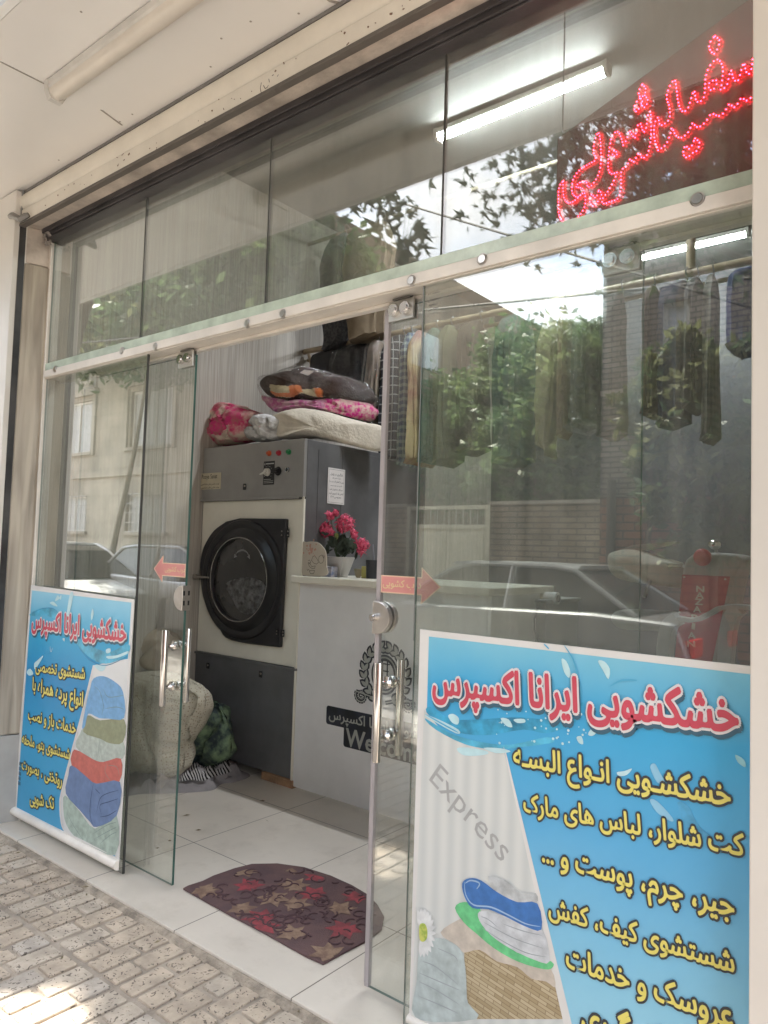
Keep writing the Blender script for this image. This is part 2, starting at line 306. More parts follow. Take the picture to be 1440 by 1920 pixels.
# left jamb (marble over plaster), frame profile, pilasters
marb=mat('grey_marble',(.50,.45,.38),.45,var=.05)
Nn,Ll,b=nodes(marb); tc=Nn.new('ShaderNodeTexCoord'); mpn=Nn.new('ShaderNodeMapping'); mpn.inputs['Scale'].default_value=(22,22,1.6); mpn.inputs['Rotation'].default_value=(0,.15,0); n5=Nn.new('ShaderNodeTexNoise'); n5.inputs['Scale'].default_value=1; n5.inputs['Detail'].default_value=8; n5.inputs['Distortion'].default_value=.6
Ll.new(tc.outputs['Object'],mpn.inputs[0]); Ll.new(mpn.outputs[0],n5.inputs['Vector']); r5=Nn.new('ShaderNodeValToRGB'); r5.color_ramp.elements[0].position=.34; r5.color_ramp.elements[0].color=(.24,.205,.16,1); r5.color_ramp.elements[1].position=.68; r5.color_ramp.elements[1].color=(.46,.405,.325,1); Ll.new(n5.outputs['Fac'],r5.inputs[0]); Ll.new(r5.outputs[0],b.inputs['Base Color'])
xj=OY(92,700,-.01)[0]
jp=lambda z0,z1,g=0.: MB().prism([Vector(p) for p in ((-4.2,-.118-g,z0),(xpL+.004+g,-.118-g,z0),(xj-.045+g,-.028-g,z0),(xj-.045+g,.10,z0),(-4.2,.10,z0))],(0,0,z1-z0))
obj('door_jamb',jp(.40,2.62),marb,shop,bevel=.004,label='grey veined marble jamb left of the glass')
obj('door_jamb',jp(-.1,.396,.002),mat('grey_stone',(.36,.35,.33),.5,var=.06,vs_=5),shop,bevel=.004)
obj('door_jamb',jp(2.623,2.798,-.003),PLASTER,shop,bevel=.006)
obj('pilaster',MB().box((-4.9,-.175,-.2),(xpL,-.05,2.955)),WHITE,shop,bevel=.003,label='white panel pilaster at the left end of the front')
xpR=OY(1408,800,-.09)[0]
obj('pilaster',MB().box((xpR,-.09,-.2),(1.2,.03,2.96)),mat('white_panel_right',(.70,.65,.585),.34,var=.03,vs_=1.2,bump=.02,bs=10),shop,bevel=.003,label='wide cream white panel pilaster at the right of the front')
obj('unseen_wall',MB().box((-14,-.12,-.2),(-4.9,5,7.2)),mat('neighbour_stone',(.55,.50,.42),.7,var=.08,vs_=2),shop)  # unseen neighbouring facade on the left, added to block light
obj('unseen_wall',MB().box((1.2,-.12,-.2),(10,5,7.2)),mat('neighbour_stone'),shop)  # unseen neighbouring facade on the right, added to block light
obj('unseen_wall',MB().box((-4.898,.0,3.98),(1.198,5,7.2)),mat('neighbour_stone'),shop)
# soffit (slightly sloped) and fascia
so_=MB(); zi,zo=2.966,2.905; yi,yo=-.135,-.765
so_.add([(-9,yi,zi),(3,yi,zi),(3,yo,zo),(-9,yo,zo),(-9,yi,zi+.03),(3,yi,zi+.03),(3,yo,zo+.03),(-9,yo,zo+.03)],[(0,3,2,1),(4,5,6,7),(0,1,5,4),(2,3,7,6),(0,4,7,3),(1,2,6,5)])
sof=mat('soffit_composite',(.82,.80,.775),.24,var=.015,vs_=1.1,bump=.02,bs=3,wear=.03)
obj('soffit',so_,sof,shop,label='glossy white canopy underside')
# soffit seams and screw dots
se=MB()
for p,q in (((0,115),(92,161)),((190,206),(228,234)),((615,0),(640,6))):
    a=np.array(p,float);b_=np.array(q,float); n_=14
    for i in range(n_):
        t=(i+.5)/n_; c=OZ(*(a+(b_-a)*t),0); 
        d=ray(*(a+(b_-a)*t)); 
        # intersect with sloped soffit
        sl_=(zi-zo)/(yi-yo); t_=(zi+sl_*(-D-yi)-H)/(d[2]-sl_*d[1]); pnt=CAM+d*t_
        se.box((pnt[0]-.0022,pnt[1]-.006,pnt[2]-.0022),(pnt[0]+.0022,pnt[1]+.006,pnt[2]+.001))
for q in ((248,214),(225,228),(110,300),(152,22),(395,125),(470,40),(560,25),(415,72)):
    d=ray(*q); sl_=(zi-zo)/(yi-yo); t_=(zi+sl_*(-D-yi)-H)/(d[2]-sl_*d[1]); p=CAM+d*t_
    se.ball((p[0],p[1],p[2]-.0005),.0042,8,sq=(1,1,.4))
obj('soffit_seam',se,mat('seam_dirt',(.34,.31,.28),.8),shop)
fa=MB().box((-9,yo-.03,zo-.004),(3,yo-.002,4.0)); obj('fascia',fa,mat('bright_fascia',(.80,.80,.78),.3,var=.02),shop,bevel=.003)
# lintel underside + dark steel beam
obj('lintel',MB().box((-4.3,-.118,2.80),(1.19,.055,3.98)),PLASTER,shop,label='rough plastered lintel above the steel beam')
be=MB().box((-3.62,-.040,2.752),(1.19,.052,2.797)); be.box((-3.62,-.034,2.7975),(1.19,.03,2.7995))
xb=OY(85,440,-.04)[0]
be=MB().box((xb,-.052,2.758),(1.19,.050,2.803)); be.box((xb+.004,-.046,2.750),(1.19,.045,2.757)); be.box((xb+.01,-.062,2.775),(1.19,-.053,2.7985))
obj('steel_beam',be,STEEL,shop,bevel=.003)
rg=MB()
for i in range(26):
    c=OY(88+rng.uniform(-7,7),440+rng.uniform(-14,18),-.05); s_=.004+.008*rng.random()
    rg.ball(c,s_,6,sq=(1,1,rng.uniform(.5,1.4)))
obj('mortar_lump',rg,mat('crumbly_mortar',(.34,.30,.27),.9,var=.2,vs_=40),shop)
# ============================================================ ROLLER SHUTTER (rolled up)
sh=thing('roller_shutter','rolled up cream roller shutter under the canopy with scribbled bottom bar','roller shutter',(-1.5,-.14,2.8))
b_=MB(); yb=-.136; b_.box((-3.66,yb-.014,2.800),(1.15,yb+.012,2.862))
obj('bottom_bar',b_,SLAT,sh,bevel=.003)
g=MB(); g.box((-3.66,yb-.017,2.786),(1.15,yb+.010,2.7995)); obj('rubber_seal',g,mat('grey_seal',(.13,.115,.10),.6),sh,bevel=.002)
pf=[]
for i in range(13):
    a=math.pi*(i/12-.5); pf.append((yb+.006-.026*math.cos(a)**.8,2.864+.042*(1+math.sin(a))))
pl=[(-3.66,p[0],p[1]) for p in pf]+[(-3.66,yb+.014,2.948),(-3.66,yb+.014,2.864)]
s1=MB().prism(pl,(4.8,0,0)); obj('slat',s1,SLAT,sh,smooth=True)
s2=MB().box((-3.66,yb-.006,2.9495),(1.15,yb+.012,2.963)); obj('slat',s2,mat('slat_shadow_gap',(.20,.19,.18),.6),sh)  # dark strip, not a slat: shade of the gap put into its colour
gr=MB(); gr.box((xpL-.004,-.150,-.04),(xpL+.0035,-.1205,2.955))
obj('guide_rail',gr,mat('guide_rail_dark',(.06,.058,.058),.5,metal=.3,var=.3,vs_=4),sh)
gr=MB(); gr.box((xpL+.0065,-.152,2.80),(xpL+.014,-.146,2.96)); obj('guide_rail',gr,mat('guide_edge',(.30,.31,.31),.3,metal=.6),sh)
la=MB(); c0=OY(20,403,-.182); c1=OY(56,412,-.160)
la.tube([OY(19,406,-.184),OY(24,404,-.188),OY(38,411,-.188),OY(48,405,-.170),OY(54,403,-.162)],[.012,.015,.014,.014,.011],8)
obj('latch',la,mat('grey_latch',(.24,.23,.215),.5,metal=.4),sh,smooth=True)
sc=MB()
def stroke(mb,pts,y,w=.0016,mi=0,lift=0):
    for p,q in zip(pts[:-1],pts[1:]):
        a=Vector(OY(*p,y)); b=Vector(OY(*q,y)); 
        if (b-a).length<1e-6: continue
        d=(b-a).normalized(); n=Vector((0,1,0)).cross(d)*w; e=d*w*.5
        mb.add([a-n-e,a+n-e,b+n+e,b-n+e],[(0,1,2,3)],mi)
for pts in ([(490,155),(488,165),(490,176)],[(494,160),(497,166),(501,164),(503,160)],[(490,175),(500,170)],[(503,171),(506,167),(508,170)],[(511,169),(514,166),(516,170)],[(518,166),(521,163)],[(510,142),(513,140)],[(520,143),(522,140)],[(504,148),(505,154)]):
    stroke(sc,pts,yb-.0155,.0014)
obj('handwriting',sc,mat('faded_marker',(.12,.10,.09),.7),sh)
sd=MB()
for i in range(60):
    t=rng.random(); px=60+t*900; py=OYY=0
    x=-3.55+3.2*t; z=2.803+.06*rng.random(); r_=.0015+.0025*rng.random()**2
    sd.tube([(x,yb-.0143,z),(x+.004*rng.normal(),yb-.0146,z+.003*rng.normal())],r_*.8,5)
obj('dirt_speck',sd,mat('brown_speck',(.22,.14,.10),.8),sh,kind='stuff')
# ============================================================ GLASS STOREFRONT
gf=thing('glass_storefront','tall frameless glass shop front with white transom bar and four upper panes','glass front',(-2,0,0))
ztb=OY(512,600,0)[2]; ZB=2.080; ZT=2.114; ZS=2.150; XG=OY(95,600,0)[0]; XGR=xpR+.05
def pane(x0,x1,z0,z1,y0,y1,m,par,**k):
    return obj('glass_pane',MB().box((x0,y0,z0),(x1,y1,z1),0,1),[m,GEDGE],par,**k)
jx=[XG,OY(270,515,0)[0],OY(504,434,0)[0],OY(833,316,0)[0],XGR]
for i in range(4):
    pane(jx[i]+.003,jx[i+1]-.003,ZT-.01,2.752,-.004,.004,GLASSU,gf,label='upper pane, number %d from the left'%(i+1) if 0 else None)
    if i: obj('silicone_joint',MB().box((jx[i]-.0032,-.0045,ZT),(jx[i]+.0032,.0045,2.75)),DARKJ,gf)
xfl=OY(278,671,0)[0]; xfr=OY(796,556,0)[0]
pane(XG,xfl,.0,ZB-.002,-.004,.004,GLASS,gf); pane(xfr,XGR,.0,ZB-.002,-.004,.004,GLASS,gf)
obj('silicone_joint',MB().box((xfl-.001,-.0045,.0),(xfl+.004,.0045,ZB-.003)),DARKJ,gf)
obj('silicone_joint',MB().box((xfr-.003,-.0045,1.05),(xfr-.0002,.0045,ZB-.003)),mat('grey_joint',(.25,.26,.25),.4),gf)
tb=MB(); tb.box((XG,-.020,ZB),(XGR,.085,ZT)); tb.box((XG,.058,ZB-.012),(XGR,.084,ZB-.0005)); tb.box((XG,-.013,ZB-.004),(XGR,.02,ZB-.0003))
obj('transom_bar',tb,FRAME,gf,bevel=.002)
obj('clamp_strip',MB().box((XG,-.0145,ZT+.0005),(XGR,-.0045,ZS)),GRN,gf,bevel=.002)
fr=MB(); fr.box((XG-.060,-.016,0),(XG-.001,.04,2.745)); obj('side_frame',fr,FRAME,gf,bevel=.002)
for (px,py) in ((105,693),(230,658),(293,650),(465,607),(532,589),(773,527),(906,487),(1309,375)):
    c=OY(px,py,-.015); q=MB().cyl((c[0],-.0146,c[2]),(c[0],-.020,c[2]),.0165,24); q.cyl((c[0],-.020,c[2]),(c[0],-.024,c[2]),.0115,20); q.torus((c[0],-.0205,c[2]),.0135,.0018)
    obj('clamp_button',q,BRUSHED,gf,smooth=True)
# painter's contact lettering on the right fixed pane
tx=MB()
lettering(tx,'سکوریت و',OY(803,551,-.0052),OY(825,546,-.0052)); lettering(tx,'رستمان',OY(803,564,-.0052),OY(823,559,-.0052)); lettering(tx,'۰۹۱۳۲۵۵',OY(803,574,-.0052),OY(821,570,-.0052),fa=False); lettering(tx,'۳۲۴۷ همر',OY(803,582,-.0052),OY(823,577,-.0052))
obj('contact_lettering',tx,INK,gf)
# ============================================================ SLIDING DOORS
def sliding_door(label,x0,x1,free,yD=.052):
    d=thing('sliding_door',label,'glass door',((x0+x1)/2,yD,.012),'frameless sliding glass doors')
    y0,y1=yD-.005,yD+.005
    zt=2.052
    pane(x0,x1,.014,zt,y0,y1,GLASSD,d)
    for xc in ((x0+.055),(x1-.055)):
        f=MB(); f.box((xc-.048,y0-.008,zt-.045),(xc+.048,y0-.0006,zt+.018)); f.box((xc-.048,y1+.0006,zt-.045),(xc+.048,y1+.006,zt+.018))
        br_=obj('roller_bracket',f,mat('bracket_satin',(.62,.60,.56),.35,metal=.8),d,bevel=.002)
        for s_ in (-.022,.022):
            q=MB().cyl((xc+s_,y0-.0085,zt-.014),(xc+s_,y0-.022,zt-.014),.0185,24); q.cyl((xc+s_,y0-.0223,zt-.014),(xc+s_,y0-.027,zt-.014),.012,20)
            o_=obj('bracket_disc',q,CHROME,br_,smooth=True)
        q=MB(); q.box((xc-.03,y0-.012,zt+.0185),(xc+.034,y1+.004,zt+.0235)); q.box((xc-.022,y0+.0,zt+.024),(xc-.006,y1,zt+.05)); q.box((xc+.016,y0,zt+.024),(xc+.03,y1,zt+.05)); q.cyl((xc-.03,yD,zt+.031),(xc+.036,yD,zt+.031),.0045,10)
        obj('roller_hook',q,mat('hook_zinc',(.28,.27,.25),.4,metal=.7),br_)
    xh=x1-.045 if free>0 else x0+.045
    for s_,ln in ((-1,'outer'),(1,'inner')):
        yy=(y0-.048) if s_<0 else (y1+.048)
        q=MB().tube([(xh,yy,.686),(xh,yy,.690),(xh,yy,.969),(xh,yy,.973)],[.0115,.0125,.0125,.0115],20)
        h=obj('pull_handle',q,CHROME,d,smooth=True)
        for zz in (.755,.911):
            k=MB(); ya=y0-.0005 if s_<0 else y1+.0005
            k.tube([(xh,ya,zz),(xh,ya+s_*.004,zz),(xh,ya+s_*.012,zz),(xh,ya+s_*.022,zz),(xh,yy-s_*.0122,zz)],[.013,.019,.019,.009,.007],16); obj('handle_mount',k,CHROME,h,smooth=True)
    return d,y0,y1
xl0=OY(160,712,.052)[0]; xl1=OY(369,662,.052)[0]; xr0=OY(731,566,.052)[0]; xr1=OY(1207,540,.052)[0]
PINK=mat('pink_sticker',(.72,.30,.27),.5,var=.04); PINKE=mat('sticker_edge',(.86,.60,.42),.5,var=.02); YEL=mat('sticker_letters',(.80,.62,.34),.5,var=.02)
def arrow(d,x0,x1,xh,xt,yf,lx0,lx1,nm):
    z0,z1,za,zb,zt=1.176,1.229,1.150,1.258,1.203
    def poly(g):
        s_=1 if xt>x0 else -1
        return [(x0+s_*g,yf,z0+g),(xh+s_*g,yf,z0+g),(xh+s_*g,yf,za+1.6*g),(xt-s_*1.6*g,yf,zt),(xh+s_*g,yf,zb-1.6*g),(xh+s_*g,yf,z1-g),(x0+s_*g,yf,z1-g)]
    a=MB(); a.prism([(p[0],p[1],p[2]) for p in poly(0)],(0,.0004,0),0); k=MB(); 
    b=MB(); b.prism([(p[0],p[1]-.0004,p[2]) for p in poly(.0035)],(0,.0003,0))
    o=obj('arrow_sticker',a,PINKE,d); obj('sticker_face',b,PINK,o)
    t=MB(); lettering(t,'درب کشویی',(lx0,yf-.0009,zt),(lx1,yf-.0009,zt),.012,maxh=.036); obj('sticker_lettering',t,YEL,o)
dL,y0,y1=sliding_door('left sliding glass door standing open beside the blue towel poster',xl0,xl1,1)
arrow(dL,xl1-.002,xl1,xl1-.15,xl1-.212,y0-.0006,xl1-.135,xl1-.004,'')
# receiver half of the lock on the left leaf
q=MB(); n=18; c=(xl1-.002,1.097)
for (ya,yb_) in ((y0-.014,y0-.0006),(y1+.0006,y1+.014)):
    q.prism([(c[0],ya,c[1]+.048)]+[(c[0]-.050*math.sin(math.pi*i/n),ya,c[1]+.048*math.cos(math.pi*i/n)) for i in range(1,n)]+[(c[0],ya,c[1]-.048)],(0,yb_-ya,0))
q.box((xl1-.002,y0-.0142,c[1]-.048),(xl1+.0035,y1+.0142,c[1]+.048))
lk=obj('lock_keeper',q,BRUSHED,dL,bevel=.0015)
q=MB()
for z_ in (1.078,1.116):
    for yy in (y0-.010,y1+.002): q.box((xl1+.0036,yy,z_-.009),(xl1+.0045,yy+.008,z_+.009))
obj('keyhole_slot',q,BLACKP,lk)
dR,y0,y1=sliding_door('right sliding glass door with round lock and grey edge seal, behind the pink arrow',xr0,xr1,-1)
arrow(dR,xr0+.004,xr0,xr0+.155,xr0+.224,y0-.0006,xr0+.012,xr0+.155,'')
q=MB().box((xr0-.011,y0-.003,.014),(xr0+.0035,y1+.003,2.05)); q.box((xr0-.0155,y0+.0005,.02),(xr0-.0113,y1-.0005,2.045)); obj('edge_seal',q,mat('pvc_seal',(.42,.38,.38),.3,var=.05),dR,bevel=.0012)
q=MB(); c=(xr0+.002,1.101)
for (ya,yb_) in ((y0-.018,y0-.0006),(y1+.0006,y1+.018)):
    q.prism([(c[0]-.014,ya,c[1]+.049)]+[(c[0]+.052*math.sin(math.pi*i/n),ya,c[1]+.049*math.cos(math.pi*i/n)) for i in range(1,n)]+[(c[0]-.014,ya,c[1]-.049)],(0,yb_-ya,0))
lk=obj('door_lock',q,BRUSHED,dR,bevel=.002)
q=MB().cyl((c[0]-.002,y0-.0182,c[1]),(c[0]-.002,y0-.034,c[1]),.0115,20); q.cyl((c[0]-.002,y0-.0342,c[1]),(c[0]-.002,y0-.038,c[1]),.008,16); q.box((c[0]-.0035,y0-.039,c[1]-.005),(c[0]-.0005,y0-.0382,c[1]+.005)); obj('lock_cylinder',q,CHROME,lk,smooth=True)
q=MB(); lettering(q,'SECURIT',OY(763,613,y0-.0006),OY(782,610,y0-.0006),.0,fa=False); q.cyl(OY(761,614,y0-.0006),OY(761,614,y0-.0009),.005,10); obj('maker_mark',q,mat('white_print',(.6,.58,.55),.6),dR)
# ============================================================ POSTERS
YP=-.0075
def quad(mb,pts,y,mi=0,n=1): mb.add([OY(*p,y) for p in pts],[tuple(range(len(pts)))],mi)
def poly3(mb,pts,y,mi=0):
    V=[Vector(OY(*p,y)) for p in pts]; mb.prism(V,(0,.00022,0),mi)
def smoothp(pts,k=4,closed=True):
    n=len(pts); o=[]
    for i in range(n if closed else n-1):
        p0,p1,p2,p3=[np.array(pts[(i+j)%n if closed else min(max(i+j,0),n-1)],float) for j in (-1,0,1,2)]
        for t in np.arange(k)/k: o.append(tuple(.5*((2*p1)+(-p0+p2)*t+(2*p0-5*p1+4*p2-p3)*t*t+(-p0+3*p1-3*p2+p3)*t**3)))
    if not closed: o.append(pts[-1])
    return o
def ribbon(mb,pts,y,w,mi=0,lift=0):
    V=[Vector(OY(*p,y)) for p in smoothp(pts,4,False)]; n=len(V); L_=[];R_=[]
    for i,v in enumerate(V):
        d=(V[min(i+1,n-1)]-V[max(i-1,0)]).normalized(); s_=Vector((0,1,0)).cross(d)*(w*(math.sin(math.pi*(i+.35)/(n+.0))**.6 if n>2 else 1)*.5)
        L_.append(v-s_); R_.append(v+s_)
    mb.add(L_+R_,[(i,i+1,n+i+1,n+i) for i in range(n-1)],mi)
def print_mat(name,stops,axis='z',lo=0,hi=1,noise_=.05,sc_=6):
    m=mat(name,(.5,.5,.5),.38,var=.0); Nn,Ll,b=nodes(m); tc=Nn.new('ShaderNodeTexCoord'); sp=Nn.new('ShaderNodeSeparateXYZ'); Ll.new(tc.outputs['Object'],sp.inputs[0])
    nn=Nn.new('ShaderNodeTexNoise'); nn.inputs['Scale'].default_value=sc_; nn.inputs['Detail'].default_value=3; Ll.new(tc.outputs['Object'],nn.inputs['Vector'])
    ad=Nn.new('ShaderNodeMath'); ad.operation='MULTIPLY_ADD'; ad.inputs[1].default_value=noise_*(hi-lo); Ll.new(nn.outputs['Fac'],ad.inputs[0]); Ll.new(sp.outputs['XYZ'.index(axis.upper())],ad.inputs[2])
    mr=Nn.new('ShaderNodeMapRange'); mr.inputs[1].default_value=lo; mr.inputs[2].default_value=hi; Ll.new(ad.outputs[0],mr.inputs[0]); cr=Nn.new('ShaderNodeValToRGB'); Ll.new(mr.outputs[0],cr.inputs[0])
    e=cr.color_ramp.elements
    while len(e)<len(stops): e.new(.5)
    for k,(p,c) in enumerate(stops): e[k].position=p; e[k].color=(*hexc(c),1)
    Ll.new(cr.outputs[0],b.inputs['Base Color']); b.inputs['Specular IOR Level'].default_value=.35
    return m
WB=mat('poster_white',(.76,.74,.71),.4,var=.02); TITLE=mat('title_red',(.62,.075,.115),.4,var=.05); OUTW=mat('title_outline',(.80,.76,.76),.4,var=.02); SHD=mat('printed_shade',(.05,.13,.19),.5,var=.02)
YTXT=mat('yellow_print',(.80,.70,.17),.4,var=.03); DTXT=mat('navy_outline',(.045,.05,.06),.45,var=.02)
AQUA=mat('aqua_print',(.33,.66,.74),.4,var=.1,vs_=20); DEEP=mat('deep_blue_print',(.03,.27,.50),.4,var=.2,vs_=15); PALE=mat('pale_splash_print',(.55,.78,.82),.4,var=.05,vs_=20)
def title(par,t,P,Q,y,maxh,nm='heading'):
    A=Vector(OY(*P,y));B=Vector(OY(*Q,y)); hs=1.45
    v,_,_=glyphs(t,.03)
    a=MB(); lettering(a,t,A+Vector((.003,.0014,-.009)),B+Vector((.003,.0014,-.009)),.095,ref=v,hs=hs); obj('heading_shade',a,SHD,par)
    a=MB(); lettering(a,t,A+Vector((0,.0007,0)),B+Vector((0,.0007,0)),.088,ref=v,hs=hs); obj('heading_outline',a,OUTW,par)
    a=MB(); lettering(a,t,A+Vector((0,-.0006,0)),B+Vector((0,-.0006,0)),.034,ref=v,hs=hs); obj('heading',a,TITLE,par)
def line(par,t,P,Q,y,o1=.026,o2=.105,hs=1.32):
    A=Vector(OY(*P,y));B=Vector(OY(*Q,y)); v,_,_=glyphs(t,o1)
    a=MB(); lettering(a,t,A+Vector((0,.0004,0)),B+Vector((0,.0004,0)),o2,ref=v,hs=hs); o=obj('text_outline',a,DTXT,par)
    a=MB(); lettering(a,t,A-Vector((0,.0002,0)),B-Vector((0,.0002,0)),o1,ref=v,hs=hs); obj('text_line',a,YTXT,par)
# ---- right poster
pr=thing('poster','blue laundry poster with a wicker basket and green and blue towels, at the right','poster',OY(1080,1890,YP))
xa,xb_=OY(788,1180,YP)[0],xpR+.03; zt_=OY(788,1180,YP)[2]
a=MB().box((xa,YP-.001,.035),(xb_,YP+.003,zt_)); obj('poster_sheet',a,WB,pr)
def X_(px,py): return OY(px,py,YP)
xi=X_(802,1300)[0]; z1_=X_(802,1193)[2]
bl=print_mat('poster_blue_right',[(0,'b4dfee'),(.30,'8fc9e2'),(.55,'62aedb'),(.78,'45a8d8'),(1,'a4dade')],'z',-.25,1.05,.12,4)
a=MB(); ya=YP-.0018; a.box((xi,ya,.06),(xb_,ya+.0004,z1_)); obj('print_background',a,bl,pr)
# pale photo field with soft drape stripes
dr=mat('poster_drape',(.66,.665,.64),.4,var=.03); 
Nn,Ll,b=nodes(dr); tc=Nn.new('ShaderNodeTexCoord'); wv=Nn.new('ShaderNodeTexWave'); wv.inputs['Scale'].default_value=7; wv.inputs['Distortion'].default_value=.3; Ll.new(tc.outputs['Object'],wv.inputs[0]); r5=Nn.new('ShaderNodeValToRGB'); r5.color_ramp.elements[0].color=(.60,.62,.60,1); r5.color_ramp.elements[1].color=(.69,.70,.67,1); Ll.new(wv.outputs['Color'],r5.inputs[0]); Ll.new(r5.outputs[0],b.inputs['Base Color'])
a=MB(); y_=YP-.0024
poly3(a,[(795,1330),(830,1372),(880,1398),(946,1412),(1068,1945),(770,1945)],y_,0); obj('photo_field',a,dr,pr)
a=MB(); poly3(a,[(944,1400),(949,1412),(1078,1945),(1062,1945)],YP-.0029,0); obj('photo_border',a,WB,pr)
# towels and basket (crop scale 3.693, origin 780,1380)
def k_(pts): return [(780+x/3.693,1380+y/3.693) for x,y in pts]
def pic(name,pts,lvl,m,sm=True):
    a=MB(); poly3(a,smoothp(k_(pts),3) if sm else k_(pts),YP-.003-.0005*lvl); return obj(name,a,m,pr)
towelw=mat('print_white_towel',(.64,.66,.68),.5,var=.10,vs_=30); towelb=mat('print_blue_towel',(.06,.19,.50),.5,var=.07,vs_=50); towelg=mat('print_green_towel',(.17,.62,.27),.5,var=.12,vs_=30); linen=mat('print_linen',(.62,.55,.47),.5,var=.08,vs_=30)
wick=mat('print_wicker',(.50,.40,.25),.5,var=.1); Nn,Ll,b=nodes(wick); tc=Nn.new('ShaderNodeTexCoord'); br=Nn.new('ShaderNodeTexBrick'); sw=Nn.new('ShaderNodeSeparateXYZ'); cb=Nn.new('ShaderNodeCombineXYZ'); Ll.new(tc.outputs['Object'],sw.inputs[0]); Ll.new(sw.outputs[0],cb.inputs[0]); Ll.new(sw.outputs[2],cb.inputs[1]); mpn=Nn.new('ShaderNodeMapping'); mpn.inputs['Rotation'].default_value=(0,0,.18); Ll.new(cb.outputs[0],mpn.inputs[0]); Ll.new(mpn.outputs[0],br.inputs[0])
br.inputs['Scale'].default_value=1; br.inputs['Brick Width'].default_value=.045; br.inputs['Row Height'].default_value=.0095; br.inputs['Mortar Size'].default_value=.0014; br.inputs['Mortar Smooth'].default_value=1; br.inputs['Color1'].default_value=(.56,.47,.31,1); br.inputs['Color2'].default_value=(.40,.31,.18,1); br.inputs['Mortar'].default_value=(.22,.15,.08,1); Ll.new(br.outputs[0],b.inputs['Base Color'])
pic('printed_basket',[(335,1490),(430,1465),(560,1530),(700,1590),(830,1650),(960,1720),(1015,1960),(360,1960),(350,1800),(330,1650)],0,wick,False)
pic('printed_linen',[(170,1360),(280,1280),(340,1270),(450,1340),(600,1450),(760,1530),(930,1610),(965,1740),(900,1700),(800,1680),(700,1600),(560,1560),(440,1480),(330,1500),(260,1440)],1,linen)
pic('printed_towel',[(270,1190),(330,1150),(440,1180),(470,1320),(700,1500),(935,1560),(935,1612),(860,1610),(700,1560),(540,1470),(420,1370),(330,1290)],2,towelg)
pic('printed_towel',[(440,1215),(560,1230),(700,1270),(870,1330),(925,1560),(820,1550),(650,1470),(520,1380),(440,1280)],3,towelw)
pic('printed_towel',[(500,970),(620,1000),(720,1080),(830,1090),(830,1160),(700,1160),(560,1090)],3.4,mat('print_white_towel2',(.60,.62,.62),.5,var=.15,vs_=25))
pic('printed_towel',[(320,1020),(370,985),(450,1000),(560,1080),(700,1150),(840,1160),(868,1340),(760,1320),(620,1250),(500,1200),(390,1190),(335,1110)],4,towelb)
lb=mat('print_towel_line',(.40,.56,.74),.5)
a=MB(); 
for pts in ([(335,1010),(345,1100),(400,1170),(520,1185),(640,1240),(760,1300),(862,1320)],[(340,1020),(380,1000),(440,1020),(420,1060)]): ribbon(a,k_(pts),YP-.0056,.004)
obj('printed_hem',a,lb,pr)
a=MB()
for pts in ([(470,1290),(560,1340),(700,1410),(880,1470)],[(460,1330),(600,1420),(760,1500),(900,1530)],[(450,1250),(500,1270),(560,1320)],[(600,1300),(740,1350),(870,1380)]): ribbon(a,k_(pts),YP-.0050,.0025)
for pts in ([(150,1470),(260,1520),(290,1560)],[(45,1560),(140,1600),(290,1720)],[(20,1640),(160,1700),(300,1760)],[(20,1700),(140,1760),(300,1860)],[(15,1800),(160,1860),(290,1920)]): ribbon(a,k_(pts),YP-.0050,.003)
obj('printed_fold',a,mat('print_fold_grey',(.36,.40,.42),.5),pr)
tg=mat('print_sage_towel',(.50,.57,.56),.5,var=.10,vs_=30)
pic('printed_towel',[(20,1500),(60,1440),(140,1400),(250,1430),(320,1500),(345,1640),(350,1760),(360,1850),(420,1960),(0,1960),(5,1700)],3.2,tg)
fl=MB()
cx_,cy_=k_([(48,1362)])[0]
for i in range(15):
    a_=-2.0+i*.29; ex,ey=cx_+27*math.cos(a_)*.9,cy_+47*math.sin(a_)
    if ex<782: continue
    nx,ny=-math.sin(a_)*5.5,math.cos(a_)*5.5
    poly3(fl,smoothp([(cx_+3*math.cos(a_),cy_+4*math.sin(a_)),((cx_+ex)/2+nx,(cy_+ey)/2+ny),(ex,ey),((cx_+ex)/2-nx,(cy_+ey)/2-ny)],3),YP-.0050-.00025*(i%3))
obj('printed_petal',fl,mat('print_petal',(.76,.77,.76),.5,var=.06,vs_=50),pr)
a=MB(); poly3(a,smoothp(k_([(24,1310),(60,1300),(78,1345),(75,1400),(50,1425),(25,1405)]),3),YP-.0066); obj('printed_flower_centre',a,mat('print_olive',(.33,.45,.08),.5,var=.2,vs_=80,col2=(.60,.62,.15)),pr)
# water splash art (crop scale 2.1176, origin 760,1160)
def s_(pts): return [(760+x/2.1176,1160+y/2.1176) for x,y in pts]
def spl(pts,lvl,m,sm=True,nm='printed_splash'):
    a=MB(); poly3(a,smoothp(s_(pts),3),YP-.0026-.0004*lvl); return obj(nm,a,m,pr)
spl([(84,372),(150,430),(240,458),(350,460),(470,440),(560,455),(640,430),(690,395),(705,330),(660,372),(560,398),(430,392),(300,400),(180,398),(100,350)],0,mat('splash_deep',(.05,.38,.62),.4,var=.25,vs_=12))
spl([(78,385),(200,455),(210,440),(120,395)],1,PALE)
spl([(78,395),(120,440),(240,500),(360,518),(500,505),(590,490),(560,470),(420,500),(300,490),(180,455)],.5,mat('splash_mid',(.10,.50,.72),.4,var=.2,vs_=12))
spl([(205,515),(250,512),(320,525),(325,538),(270,545),(225,540)],1.6,PALE)
spl([(310,513),(380,515),(418,528),(360,534)],2,PALE)
spl([(170,385),(190,378),(212,395),(208,420),(185,412)],1.2,PALE)
spl([(765,168),(790,170),(812,200),(806,240),(785,205)],1.2,PALE)
